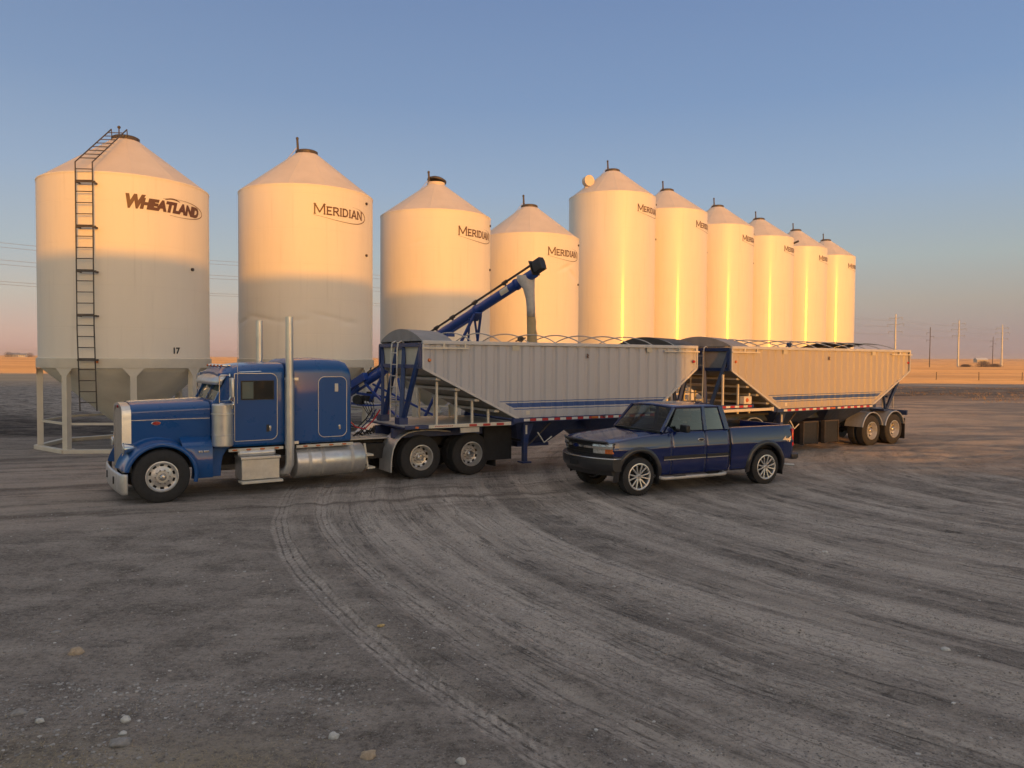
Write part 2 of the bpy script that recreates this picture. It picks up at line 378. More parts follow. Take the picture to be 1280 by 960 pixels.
def lines(lo, hi, fine_lo, fine_hi, step, grow):
    a = list(np.arange(fine_lo, fine_hi, step)); s_ = step; x = a[-1]
    while x < hi: s_ *= grow; x += s_; a.append(min(x, hi))
    s_ = step; x = a[0]; b = []
    while x > lo: s_ *= grow; x -= s_; b.append(max(x, lo))
    return np.array(b[::-1] + a)
gx = lines(-5500, 5500, -8, 13, .08, 1.045); gy = lines(-400, 6000, 4.2, 18, .07, 1.022)
X, Y = np.meshgrid(gx, gy); Z = ground_h(X, Y)
nx, ny = len(gx), len(gy)
me = bpy.data.meshes.new('ground'); idx = np.arange(nx * ny).reshape(ny, nx)
q = np.stack([idx[:-1, :-1], idx[:-1, 1:], idx[1:, 1:], idx[1:, :-1]], -1).reshape(-1, 4)
me.vertices.add(nx * ny); me.vertices.foreach_set('co', np.stack([X, Y, Z], -1).astype(np.float32).ravel())
me.loops.add(q.size); me.loops.foreach_set('vertex_index', q.astype(np.int32).ravel())
me.polygons.add(len(q)); me.polygons.foreach_set('loop_start', np.arange(0, q.size, 4, dtype=np.int32)); me.polygons.foreach_set('loop_total', np.full(len(q), 4, np.int32))
me.update(); me.validate(); me.polygons.foreach_set('use_smooth', [True] * len(q))

t = NT('yard_gravel_and_fields'); P = t.tc.outputs['Object']; x, y, z = t.sep(P)
dx = t.math('SUBTRACT', x, TC[0]); dy = t.math('SUBTRACT', y, TC[1])
rr = t.math('SQRT', t.math('ADD', t.math('MULTIPLY', dx, dx), t.math('MULTIPLY', dy, dy)))
th = t.math('ARCTAN2', t.math('MULTIPLY', dy, -1), t.math('MULTIPLY', dx, -1))      # 0 points at the camera side
arcu = t.math('MULTIPLY', th, 20)
big = t.noise(P, .35, 5, .6); mid = t.noise(P, 1.7, 6, .65); fine = t.noise(P, 14, 6, .75); grit = t.noise(P, 70, 3, .8)
DK, MDK, MID_, LT, DUST = (.085, .071, .060), (.195, .167, .143), (.305, .264, .226), (.45, .390, .332), (.60, .525, .452)
base = t.mix(t.ramp(big, .35, .65), MDK, MID_)
base = t.mix(t.math('MULTIPLY', t.ramp(mid, .46, .62), .7), base, DK)
base = t.mix(t.math('MULTIPLY', t.ramp(t.noise(t.scale(P, (.5, 1.4, 1)), 1.1, 6, .7), .50, .66), .65), base, LT)
base = t.mix(t.math('MULTIPLY', t.ramp(fine, .42, .66), .45), base, LT)
base = t.mix(t.math('MULTIPLY', t.ramp(fine, .46, .34), .5), base, DK)
# streaks along the turning circle: packed dust, darker loose gravel, thin lines of painted ridge shadow
st = t.noise(t.comb(t.math('MULTIPLY', rr, 1.7), t.math('MULTIPLY', arcu, .10), 0), 1.0, 6, .68)
st2 = t.noise(t.comb(t.math('MULTIPLY', rr, 6), t.math('MULTIPLY', arcu, .22), 3), 1.0, 5, .7)
st3 = t.noise(t.comb(t.math('MULTIPLY', rr, 3.4), t.math('MULTIPLY', arcu, .16), 9), 1.0, 4, .6)
inarc = t.math('MULTIPLY', t.ramp(rr, 20.6, 22.4, 1, 0), t.ramp(t.noise(P, .6, 3), .2, .5))
base = t.mix(t.math('MULTIPLY', t.math('MULTIPLY', t.ramp(st, .48, .56), inarc), .72), base, LT)
base = t.mix(t.math('MULTIPLY', t.math('MULTIPLY', t.ramp(st, .58, .66), inarc), .8), base, DUST)
base = t.mix(t.math('MULTIPLY', t.math('MULTIPLY', t.ramp(st, .46, .38), inarc), .6), base, MDK)
edge = t.math('MULTIPLY', t.ramp(t.math('ABSOLUTE', t.math('SUBTRACT', st3, .5)), .013, .004), t.ramp(t.noise(P, 1.9, 5, .7), .44, .56))
edge = t.math('MULTIPLY', edge, inarc)
base = t.mix(t.math('MULTIPLY', edge, .6), base, (.05, .043, .038))
base = t.mix(t.math('MULTIPLY', t.math('MULTIPLY', t.ramp(st2, .54, .66), inarc), .38), base, DK)
# broad pale swaths where loads have turned
sw = None
for rad, w in ((20.15, .42), (19.2, .22), (18.2, .5), (16.4, .45), (14.7, .35), (12.9, .6), (11.0, .4), (9.0, .5)):
    a = t.math('ABSOLUTE', t.math('SUBTRACT', t.math('ADD', rr, t.math('MULTIPLY', t.math('SUBTRACT', st, .5), 1.6)), rad)); m = t.ramp(a, w * .6, w * 1.1, 1, 0); sw = m if sw is None else t.math('MAXIMUM', sw, m)
sw = t.math('MULTIPLY', t.math('MULTIPLY', sw, t.ramp(rr, 22, 22.5, 1, 0)), t.ramp(t.noise(t.comb(t.math('MULTIPLY', rr, 1.2), t.math('MULTIPLY', arcu, .3), 4), 1, 6, .7), .38, .58, .15, .8))
base = t.mix(sw, base, t.mix(t.ramp(fine, .35, .65), LT, DUST))
# the tyre tracks themselves, with tread blocks
wob = t.math('MULTIPLY', t.math('SUBTRACT', t.noise(t.comb(t.math('MULTIPLY', arcu, .25), t.math('MULTIPLY', rr, .7), 0), 1, 4, .6), .5), .34)
rw = t.math('ADD', rr, wob)
tr = None
for rad, w, dd in TRACKS:
    a = t.math('ABSOLUTE', t.math('SUBTRACT', rw, rad)); m = t.ramp(a, w * .85, w * 1.12, dd, 0)
    tr = m if tr is None else t.math('MAXIMUM', tr, m)
chev = t.math('ADD', t.math('MULTIPLY', arcu, 44), t.math('MULTIPLY', t.math('PINGPONG', rw, .055), 70))
lug = t.ramp(t.math('SINE', chev), -.1, .5)
groove = t.ramp(t.math('ABSOLUTE', t.math('SUBTRACT', t.math('FRACT', t.math('MULTIPLY', rw, 10)), .5)), .30, .42)
gap_ = t.math('MAXIMUM', t.math('MULTIPLY', lug, .45), groove)
gap_ = t.math('MULTIPLY', gap_, t.ramp(t.noise(P, 4.5, 5, .8), .36, .56))
tread = t.math('SUBTRACT', 1, gap_)
patchy = t.math('MULTIPLY', t.ramp(t.noise(P, 2.6, 6, .75), .36, .58, .30, 1), t.ramp(t.noise(P, .8, 3, .6), .35, .6, .5, 1))
trm = t.math('MULTIPLY', t.math('MULTIPLY', tr, patchy), t.ramp(y, 15.5, 19, 1, 0))
base = t.mix(trm, base, t.mix(gap_, DUST, DK))
# lane the truck drove in on: bands along the lorry
ca, sa = math.cos(R(20)), math.sin(R(20))
ln = t.math('SUBTRACT', t.math('MULTIPLY', y, ca), t.math('MULTIPLY', x, sa)); lu = t.math('ADD', t.math('MULTIPLY', x, ca), t.math('MULTIPLY', y, sa))
lane = t.noise(t.comb(t.math('MULTIPLY', ln, 1.6), t.math('MULTIPLY', lu, .10), 7), 1, 7, .7)
lmask = t.math('MULTIPLY', t.math('MULTIPLY', t.ramp(ln, 13.4, 14.8), t.ramp(ln, 24, 30, 1, 0)), t.ramp(x, 0, 7, 1, .25))
base = t.mix(t.math('MULTIPLY', t.math('MULTIPLY', lmask, t.ramp(lane, .44, .60)), .75), base, (.44, .37, .315))
base = t.mix(t.math('MULTIPLY', t.math('MULTIPLY', lmask, t.ramp(lane, .46, .36)), .75), base, (.13, .10, .082))
# right-hand yard: packed brown dirt, low sunlight painted into its tone, with grey dust bands
brn_sunlit = t.math('MULTIPLY', t.ramp(t.math('ADD', x, t.math('MULTIPLY', t.math('SUBTRACT', big, .5), 8)), 6, 11), t.ramp(t.math('ADD', y, t.math('MULTIPLY', t.math('SUBTRACT', big, .5), 6)), 18.5, 22))
bb = t.noise(t.scale(P, (.16, .8, 1)), .5, 7, .68)
base = t.mix(t.math('MULTIPLY', brn_sunlit, .8), base, t.mix(t.ramp(bb, .44, .56), (.66, .46, .31), (.32, .255, .205)))
# pebbles: individual cells, light and dark, thicker in some bands
vz = t.n.new('ShaderNodeTexVoronoi'); t.l.new(P, vz.inputs['Vector']); vz.inputs['Scale'].default_value = 42
cellr = t.sep(vz.outputs['Color']); dens = t.ramp(t.math('ADD', t.noise(P, 2.3, 5, .7), t.math('MULTIPLY', inarc, t.math('SUBTRACT', .5, st))), .42, .64, .02, .55)
peb = t.math('MULTIPLY', t.math('LESS_THAN', cellr[0], dens), t.ramp(vz.outputs['Distance'], .42, .34))
base = t.mix(t.math('MULTIPLY', peb, .8), base, t.mix(cellr[1], (.10, .09, .082), (.50, .465, .43)))
base = t.mix(t.math('MULTIPLY', t.ramp(grit, .54, .68), .6), base, (.42, .385, .35))
base = t.mix(t.math('MULTIPLY', t.ramp(t.noise(P, 32, 5, .85), .54, .66), .75), base, (.07, .06, .052))
# dry weedy corner at lower left
weed = t.math('MULTIPLY', t.ramp(y, 5.9, 5.3), t.ramp(x, -1.2, -1.9)); weed = t.math('MULTIPLY', weed, t.ramp(fine, .35, .6))
base = t.mix(t.math('MULTIPLY', weed, .5), base, (.33, .27, .17))
# dark tilled ground at the left
yl = t.math('SUBTRACT', y, t.math('MULTIPLY', t.math('SUBTRACT', t.noise(P, .25, 4), .5), 3))
nb = t.math('SUBTRACT', yl, t.math('ADD', 27, t.math('MULTIPLY', t.math('ADD', x, 14), .35)))
till = t.math('MULTIPLY', t.ramp(nb, -.5, .8), t.ramp(x, 8, 2))
tn = t.noise(t.scale(P, (.6, 1, 1)), 1.4, 9, .8)
tcol = t.mix(t.ramp(tn, .42, .60), (.030, .024, .020), (.15, .125, .105))
tcol = t.mix(t.math('MULTIPLY', t.ramp(t.math('ADD', y, t.math('MULTIPLY', t.noise(P, .3, 4), 10)), 38, 46), t.ramp(t.noise(t.scale(P, (.5, 1.6, 1)), 2.2, 8, .85), .42, .56)), tcol, (.40, .35, .30))
base = t.mix(till, base, tcol)
# stubble fields beyond
fy = t.math('ADD', y, t.math('MULTIPLY', t.math('SUBTRACT', t.noise(P, .02, 3), .5), 26))
field = t.math('MAXIMUM', t.math('MULTIPLY', t.ramp(fy, 92, 98), t.ramp(x, 0, 6, 0, 1)), t.math('MULTIPLY', t.ramp(fy, 66, 86), t.ramp(x, 0, 6, 1, 0)))
fs = t.noise(t.scale(P, (.02, .3, 1)), 1.2, 6, .7)
fcol = t.mix(t.ramp(fs, .35, .65), (.42, .30, .19), (.55, .40, .26))
fcol = t.mix(t.math('MULTIPLY', t.ramp(t.noise(t.scale(P, (.006, .03, 1)), 1, 4, .6), .5, .6), .45), fcol, (.24, .165, .11))
bank = t.math('MULTIPLY', t.ramp(y, 52, 60), t.ramp(y, 92, 82)); bank = t.math('MULTIPLY', bank, t.ramp(x, 14, 22))
bc = t.mix(t.ramp(t.noise(t.scale(P, (.35, 2, 1)), .7, 7, .75), .44, .58), (.10, .075, .055), (.34, .25, .18))
base = t.mix(bank, base, bc)
base = t.mix(field, base, fcol)
h = t.math('ADD', t.math('MULTIPLY', fine, .55), t.math('MULTIPLY', grit, .30))
h = t.math('ADD', h, t.math('MULTIPLY', t.math('MULTIPLY', trm, gap_), -.6))
h = t.math('ADD', h, t.math('MULTIPLY', peb, .5)); h = t.math('ADD', h, t.math('MULTIPLY', edge, -.7))
h = t.math('ADD', h, t.math('MULTIPLY', t.voro(P, 34, 'F1'), -.35))
big_b = t.math('MULTIPLY', t.noise(P, 2.2, 8, .75), t.math('ADD', .6, t.math('MULTIPLY', brn_sunlit, 2.2)))
t.set(Base_Color=base, Roughness=.95, Normal=t.bump(t.math('ADD', h, big_b), .04, 1.0))
t.b.inputs['Specular IOR Level'].default_value = .2
me.materials.append(t.m)
gnd = bpy.data.objects.new('ground', me); COL.objects.link(gnd); tag(gnd, kind='structure')
def gz(x, y): return float(ground_h(np.array([x]), np.array([y]))[0])

# standing stubble of the far fields: rows of short stalks, built as ragged upright strips
def stubble(name, xa, xb, y0, seed, label, colr):
    r = random.Random(seed); b = MB(); y = y0
    while y < 4500:
        h0 = .20 + .0001 * y; nseg = 90; x0, x1 = (xa if xa is not None else -(y * .95 + 30)), (xb if xb is not None else y * .95 + 30)
        xs_ = np.linspace(x0, x1, nseg + 1); yy = y + vnoise(xs_ / 30, xs_ * 0 + y, seed) * .02 * y; hs = ground_h(xs_, yy)
        lo = [(float(a), float(c), float(h) - .05) for a, c, h in zip(xs_, yy, hs)]; hi = [(float(a), float(c) + .05, float(h) + h0 * r.uniform(.75, 1.1)) for a, c, h in zip(xs_, yy, hs)]
        b.grid([lo, hi]); y += max(1.5, .022 * y)
    o = b.build(name, colr, None, smooth=False, merge=False); return tag(o, label, 'stubble', kind='stuff')
t = NT('cut_stubble'); P = t.tc.outputs['Object']
fs = t.noise(t.scale(P, (.03, .25, 1)), 1.2, 6, .7); c = t.mix(t.ramp(fs, .35, .65), (.40, .295, .20), (.52, .39, .275))
c = t.mix(t.math('MULTIPLY', t.ramp(t.noise(t.scale(P, (.004, .02, 1)), 1, 4, .6), .48, .56), .55), c, (.28, .21, .165))
t.set(Base_Color=c, Roughness=.9)
stubble('stubble_field', 25, None, 97, 3, 'tan stubble field beyond the fence posts on the right', t.m)
stubble('stubble_field', None, 24, 118, 4, 'sunlit orange stubble field behind the left bins', t.m)

# tufts of dry grass on the low bank at the far side of the yard
r = random.Random(8); b = MB()
for k in range(9000):
    x = 16 + 75 * r.random(); y = r.choice((57, 63, 71, 82)) + r.gauss(0, 1.6) + 2.5 * float(vnoise(np.array([x / 9]), np.array([0.]), 41)[0]) * 2
    if vnoise(np.array([x / 4]), np.array([y / 2]), 42)[0] < -.05: continue
    z = float(ground_h(np.array([x]), np.array([y]))[0]); h_ = r.uniform(.03, .12); a = r.uniform(-1, 1) * .5; w_ = r.uniform(.02, .07)
    b.add([(x - w_, y, z - .02), (x + w_, y + a * w_, z - .02), (x + r.uniform(-.08, .08), y, z + h_)], [(0, 1, 2)])
t = NT('dry_grass_tufts'); t.set(Base_Color=t.mix(t.ramp(t.noise(t.tc.outputs['Object'], .8, 3), .4, .6), (.12, .085, .055), (.28, .20, .13)), Roughness=.9)
tag(b.build('dry_grass', t.m, None, smooth=False, merge=False), 'ragged dry grass along the far bank of the yard', 'grass', kind='stuff')
# ------------------------------------------------------------------ grain bins
STROKES = {  # capital strokes in a unit cell: list of polylines (x,y 0..1); width, serif ends
 'M': (1.15, [[(.08, 0), (.08, 1)], [(.08, 1), (.575, .18)], [(.575, .18), (1.07, 1)], [(1.07, 1), (1.07, 0)]]),
 'E': (.72, [[(.08, 0), (.08, 1)], [(.08, .95), (.66, .95)], [(.08, .5), (.56, .5)], [(.08, .05), (.68, .05)]]),
 'R': (.82, [[(.08, 0), (.08, 1)], [(.08, .95), (.5, .95), (.68, .86), (.70, .72), (.64, .56), (.48, .48), (.08, .48)], [(.40, .48), (.80, 0)]]),
 'I': (.26, [[(.13, 0), (.13, 1)]]),
 'D': (.86, [[(.08, 0), (.08, 1)], [(.08, .95), (.42, .95), (.68, .82), (.78, .5), (.68, .18), (.42, .05), (.08, .05)]]),
 'A': (.92, [[(.04, 0), (.46, 1)], [(.46, 1), (.88, 0)], [(.20, .32), (.72, .32)]]),
 'N': (.95, [[(.08, 0), (.08, 1)], [(.08, 1), (.87, 0)], [(.87, 0), (.87, 1)]]),
}
def stroke_word(word, cap, small, gap=.10):
    vs, fs, x = [], [], 0.
    def q(a, b, w):
        d = Vector((b[0] - a[0], b[1] - a[1])); L = d.length; d /= L; n = Vector((-d.y, d.x)) * w / 2; e = d * (w * .25); o = len(vs)
        for p in ((a[0] - e.x - n.x, a[1] - e.y - n.y), (b[0] + e.x - n.x, b[1] + e.y - n.y), (b[0] + e.x + n.x, b[1] + e.y + n.y), (a[0] - e.x + n.x, a[1] - e.y + n.y)): vs.append(p)
        fs.append((o, o + 1, o + 2, o + 3))
    for i, ch in enumerate(word):
        s = cap if i == 0 else small; wd_, pl = STROKES[ch]; wt = cap * .145
        for line in pl:
            pts = [(x + a * s, b * s) for a, b in line]
            for a, b in zip(pts, pts[1:]): q(a, b, wt)
            for e in (line[0], line[-1]):
                if e[1] in (0, 1) and not (ch == 'R' and e[1] == 1 and False):
                    q((x + e[0] * s - wt * .85, e[1] * s + (wt * .2 if e[1] == 0 else -wt * .2)), (x + e[0] * s + wt * .85, e[1] * s + (wt * .2 if e[1] == 0 else -wt * .2)), wt * .4)
        x += (wd_ + gap) * s
    return vs, fs, x
def swoosh(pts):
    """pts: (x, y, width) -> strip"""
    vs, fs = [], []
    for i, (x_, y_, w) in enumerate(pts):
        a = pts[max(0, i - 1)]; b = pts[min(len(pts) - 1, i + 1)]; d = Vector((b[0] - a[0], b[1] - a[1])).normalized()
        vs += [(x_ - d.y * w / 2, y_ + d.x * w / 2), (x_ + d.y * w / 2, y_ - d.x * w / 2)]
    fs = [(2 * i, 2 * i + 1, 2 * i + 3, 2 * i + 2) for i in range(len(pts) - 1)]
    return vs, fs
def join(*parts):
    V, Fc = [], []
    for vs, fs in parts: o = len(V); V += vs; Fc += [tuple(o + i for i in f) for f in fs]
    return V, Fc

def silo(x, y, r, ze, zt, label, dents=(), brand='m', text_az=25, gloss=False, lid='flat', full=True, zb=2.75, zmat=None, seed=0):
    rg = random.Random(seed)
    root = empty('grain_bin', (x, y, 0), 0, label=label, cat='silo', group='hopper bottom grain bins in a diagonal row')
    zs = sorted({round(zb + (ze - zb) * i / 40, 3) for i in range(41)} | {round(d_[1] + k * .025, 3) for d_ in dents for k in range(-9, 10)}); n = 128
    mw = M['silo_gloss'] if gloss else M['silo']
    b = MB(); vs = []
    def rad(az, z):
        d = 0
        for (a, zc, wa, wz, dep, sk) in dents:
            u = (az - a) / wa; v = (z - zc - sk * (az - a)) / wz
            d += dep * math.exp(-u * u) * math.exp(-v * v) * (1 if v > 0 else 1.0)
        return r - d
    rows = []
    for z in zs: rows.append([(math.sin(2 * PI * j / n) * rad((360 * j / n + 180) % 360 - 180, z), -math.cos(2 * PI * j / n) * rad((360 * j / n + 180) % 360 - 180, z), z) for j in range(n + 1)])
    b.grid(rows); b.build('wall', mw, root, ang=60)
    # roof: shallow cone of sheets with raised laps
    b = MB(); rows = []; rt = .36; nn = 144
    for k in range(9):
        f = k / 8; rr_ = (r + .012) * (1 - f) + rt * f; zz = ze - .02 + (zt - ze + .02) * f
        row = []
        for j in range(nn + 1):
            a = 2 * PI * j / nn; lift = .018 if j % 12 == 0 else 0
            row.append((math.sin(a) * rr_, -math.cos(a) * rr_, zz + lift * (1 - f * .5)))
        rows.append(row)
    b.grid(rows); b.build('roof', M['roofw'], root, ang=12)
    b = MB(); b.lathe([(r, ze - .05), (r + .012, ze - .05), (r + .012, ze - .005), (r, ze)], 96); b.build('eave_ring', mw, root)
    # lid with lever post
    b = MB()
    if lid == 'open':
        b.lathe([(rt, zt - .06), (rt + .03, zt - .05), (rt + .03, zt + .1), (rt - .02, zt + .1)], 32)
        b.build('collar', M['roofw'], root); b = MB()
        b.lathe([(.0, .0), (rt * .9, 0), (rt + .06, .02), (rt + .06, .09), (rt * .8, .17), (0, .22)], 32)
        o = b.build('lid', M['darksteel'], root); o.location = (.02, .1, zt + .16); o.rotation_euler = (R(-9), R(8), 0)
    else:
        b.lathe([(rt - .01, zt - .08), (rt + .05, zt - .06), (rt + .05, zt + .07), (rt - .02, zt + .11), (0, zt + .15)], 32); b.build('lid', M['darksteel'], root)
    b = MB(); px_, py_ = -rt * .72, -rt * .55
    if brand == 'w': b.cyl((px_ * .4, py_, zt), (px_ * .4, py_, zt + .36), .02, n=8); b.ell((px_ * .4, py_, zt + .36), (.05, .05, .05))
    else: b.cyl((px_, py_, zt - .15), (px_ - .04, py_, zt + .52), .05, .04, n=10); b.ell((px_ - .04, py_, zt + .52), (.055, .055, .06)); b.cyl((px_ - .02, py_, zt + .05), (0, 0, zt + .14), .025, n=6)
    b.build('lid_lever', M['darksteel'], root)
    if brand != 'w':
        b = MB(); b.tube([(px_, py_, zt + .25), (px_ * 2.2 - .1, py_ * 1.3, zt - .28), (-r * .55, -r * .3, ze + (zt - ze) * .38)], .012, 5); b.build('lid_rope', M['wire'], root)
    # skirt ring, legs with gussets, base ring, hopper
    b = MB(); b.lathe([(r - .02, zb - .27), (r + .05, zb - .27), (r + .055, zb - .24), (r + .055, zb + .01), (r, zb + .03)], 96); b.build('skirt_ring', M['steel_white'], root)
    nl = 8
    az0 = 30
    for k in range(nl):
        a = R(az0 + 45 * k); ux, uy = math.sin(a), -math.cos(a); tx, ty = math.cos(a), math.sin(a); rc = r - .04
        b = MB()
        def P(u, w, z): return (ux * (rc + w) + tx * u, uy * (rc + w) + ty * u, z)
        pl = [(-.085, .12), (.085, .12), (.085, zb - .5), (.29, zb - .265), (-.29, zb - .265), (-.085, zb - .5)]
        vs = [P(u, .075, z) for u, z in pl] + [P(u, .063, z) for u, z in pl]
        b.add(vs, [tuple(range(6)), tuple(range(6, 12))[::-1]] + [(i, (i + 1) % 6, 6 + (i + 1) % 6, 6 + i) for i in range(6)])
        for u in (-.085, .077):
            vs = [P(u + du, w, z) for z in (.12, zb - .3) for du, w in ((0, .062), (.008, .062), (.008, -.09), (0, -.09))]
            b.add(vs, [(0, 1, 2, 3), (4, 5, 6, 7), (0, 1, 5, 4), (1, 2, 6, 5), (2, 3, 7, 6), (3, 0, 4, 7)])
        vs = [P(u, w, z) for z in (.12, zb - .3) for u, w in ((-.076, -.08), (.076, -.08), (.076, -.09), (-.076, -.09))]
        b.add(vs, [(0, 1, 2, 3), (4, 5, 6, 7), (0, 1, 5, 4), (1, 2, 6, 5), (2, 3, 7, 6), (3, 0, 4, 7)])
        b.box(*sorted((P(-.16, -.14, 0)[0], P(.16, .12, 0)[0])), *sorted((P(-.16, -.14, 0)[1], P(.16, .12, 0)[1])), .10, .125)
        b.build('leg', M['steel_white'], root, smooth=False)
    b = MB()
    def ringbars(rad_, z, w, h_):
        for k in range(nl):
            a, c = R(az0 + 45 * k), R(az0 + 45 * (k + 1)); b.bar((math.sin(a) * rad_, -math.cos(a) * rad_, z), (math.sin(c) * rad_, -math.cos(c) * rad_, z), w, h_)
    ringbars(r + .06, .06, .16, .12); b.build('base_ring', M['steel_white'], root, smooth=False, bevel=.01)
    b = MB(); ringbars(r - .08, .85, .05, .07)
    b.build('cross_brace', M['steel_white'], root, smooth=False)
    b = MB(); prof = [(r - .03, zb - .02), (r - .05, zb - .28)] + [(.26 + (r - .31) * f, .62 + (zb - .9) * f) for f in [1 - i / 14 for i in range(1, 15)]] + [(.26, .45)]
    rows = []
    for i, (rr_, zz) in enumerate(prof):
        rows.append([(math.sin(2 * PI * j / 72) * (rr_ + .035 * (vn(j * .45 + i * .8, i * 1.3 + seed)) * (rr_ > .3)), -math.cos(2 * PI * j / 72) * (rr_ + .035 * vn(j * .45 + i * .8, i * 1.3 + seed) * (rr_ > .3)), zz) for j in range(72)] )
        rows[-1].append(rows[-1][0])
    b.grid(rows); b.build('hopper_cone', M['hopperbeige'], root, ang=50)
    b = MB(); b.box(-.32, .32, -.32, .32, .36, .46); b.cyl((-.3, 0, .41), (-.55, 0, .41), .02); b.build('slide_gate', M['alu_dull'], root)
    # ports near the right edge
    for dz in (.35, 2.25) if brand != 'w' else (2.6,):
        a = R(text_az + 54 if brand != 'w' else 74); b = MB(); zc = ze - dz
        b.cyl((math.sin(a) * (r - .01), -math.cos(a) * (r - .01), zc), (math.sin(a) * (r + .05), -math.cos(a) * (r + .05), zc), .05, n=12); b.build('sight_port', M['darksteel'], root)
    # lettering
    def fn(z0, tilt=0):
        def g(u, v): a = R(text_az) + u / r; rr_ = rad(math.degrees(a), z0 + v) + .012; return (math.sin(a) * rr_, -math.cos(a) * rr_, z0 + v + tilt * u)
        return g
    if brand == 'm':
        vs, fs, L = stroke_word('MERIDIAN', .36, .28, .16); k = 2.02 / L; vs = [(a * k, b_) for a, b_ in vs]; L = 2.02
        cx, cy = L - .62, .10
        pts = [(-.02 + (cx - .0) * f, -.03 - .17 * math.sin(f * PI / 2) ** 1.0, .008 + .010 * f) for f in [i / 16 for i in range(17)]]
        pts += [(cx + (L - cx + .17) * math.sin(a), .10 - .30 * math.cos(a), .018 + .016 * math.sin(a)) for a in [PI * i / 28 for i in range(1, 22)]]
        pts += [(cx + (L - cx + .17) * math.sin(a), .10 - .30 * math.cos(a), max(.004, .02 - (a - 2.3) * .03)) for a in [PI * i / 28 for i in range(22, 28)]]
        o = wrap(*join((vs, fs), swoosh(pts)), fn(ze - 1.02)).build('lettering', M['lettering'], root, smooth=False)
    else:
        v1 = text_mesh('W', .52, .25, .034, 1.0); v2 = text_mesh('HEATLAND', .40, .25, .030, 1.12, 1.0)
        w1 = max(a for a, _ in v1[0]); v2 = ([(a + w1 - .20, b_ + .0) for a, b_ in v2[0]], v2[1]); w2 = max(a for a, _ in v2[0]); k = 2.42 / w2
        tx_ = join(v1, v2); tx_ = ([(a * k, b_) for a, b_ in tx_[0]], tx_[1]); e = []
        cx, ax_ = 1.62, 1.0
        for i in range(0, 61):
            a = -.5 + (2 * PI - 1.5) * i / 60 - PI * .45   # from lower left, round the right end, back to the top
            e.append((cx + ax_ * math.cos(a), .14 + .26 * math.sin(a), .008 + .02 * max(0, math.cos(a)) ))
        e = [p for p in e if not (p[1] > .14 and p[0] < 1.05)]
        top = [(1.12 + .5 * f, .335 + .055 * math.sin(f * PI), .035 * math.sin(PI * f) ** .5 + .005) for f in [i / 12 for i in range(13)]]
        o = wrap(*join(tx_, swoosh(e), swoosh(top)), fn(7.17, -.0)).build('lettering', M['lettering'], root, smooth=False)
        n17 = text_mesh('17', .25, 0, .010)
        def g17(u, v): a = R(56) + u / r; return (math.sin(a) * (r + .012), -math.cos(a) * (r + .012), 2.93 + v)
        wrap(*n17, g17).build('number', M['blacklet'], root, smooth=False)
        # ladder up the wall and over the roof
        a = R(3.5); ux, uy = math.sin(a), -math.cos(a); tx, ty = math.cos(a), math.sin(a); hw = .235
        def L_(u, w, z): return (ux * w + tx * u, uy * w + ty * u, z)
        b = MB(); ro = r + .26
        s1 = (zt - ze) / (r - rt)
        for sgn in (-1, 1):
            b.tube([L_(sgn * hw, ro - .12, 1.25), L_(sgn * hw, ro, 3.6), L_(sgn * hw, ro, ze + .18), L_(sgn * hw, .45, zt + .22)], .02, 6)
            b.cyl(L_(sgn * hw, .45, zt + .22), L_(sgn * hw, .42, zt + .02), .016, n=6)
        z = 1.5
        while z < ze + .15:
            w = ro - .12 * max(0, (3.6 - z) / 2.35); b.cyl(L_(-hw, w, z), L_(hw, w, z), .014, n=6); z += .315
        for f in [i / 9 for i in range(1, 9)]:
            w = ro + (.45 - ro) * f; zz = ze + .18 + (zt + .04 - ze) * f; b.cyl(L_(-hw, w, zz), L_(hw, w, zz), .014, n=6)
        for z in (2.72, 3.98, 5.24, 6.5, 7.76):
            for sgn in (-1, 1): b.bar(L_(sgn * hw, ro, z), L_(sgn * hw, r - .01, z), .03, .05)
            b.bar(L_(-hw, ro + .01, z), L_(hw + .08, ro + .01, z), .03, .045)
        b.build('ladder', M['darksteel'], root)
        b = MB(); b.box(.05, .16, -.004, 0, 0, .07); o = b.build('warning_label', M['amber'], root); o.location = L_(.1, r + .07, zb - .12)
        for v in (.0, .12, .3): pass
    return root
def vn(a, b_): return float(vnoise(np.array([a]), np.array([b_]), 5)[0])

DIR = (.695, .72); P0 = (-12.3, 24.6)
TS = [0, 6.47, 12.83, 18.84, 25.6, 31.1, 37.2, 43.1, 49.3, 55.1]
ZE = [8.13, 8.87, 8.93, 8.7, 11.72, 11.6, 11.5, 11.45, 11.42, 11.36]
ZT = [9.66, 10.5, 10.38, 10.3, 13.25, 13.05, 12.98, 12.93, 12.9, 12.8]
RR = [2.45, 2.45, 2.39, 2.46, 2.39, 2.42, 2.34, 2.42, 2.32, 2.31]
AZ = [25.2, 20.5, 28.5, 19.8, 26.8, 33, 27.5, 27.6, 26.2, 25.7]
LB = ['white hopper bottom bin with a wall ladder, a 17 and WHEATLAND lettering',
      'squat white bin with dented lower wall directly behind the blue truck cab',
      'squat white bin with a dark domed lid tipped on its peak, behind the trailer nose',
      'squat white bin fully in sunlight behind the auger spout',
      'tall sunlit white bin with a round blower cowl on its roof',
      'tall narrow white bin just right of the one with the roof cowl',
      'tall narrow white bin, third of the six tall ones from the left',
      'tall narrow white bin, third from the far right end of the row',
      'tall narrow white bin, second from the far right end of the row',
      'tall narrow white bin at the far right end of the row']
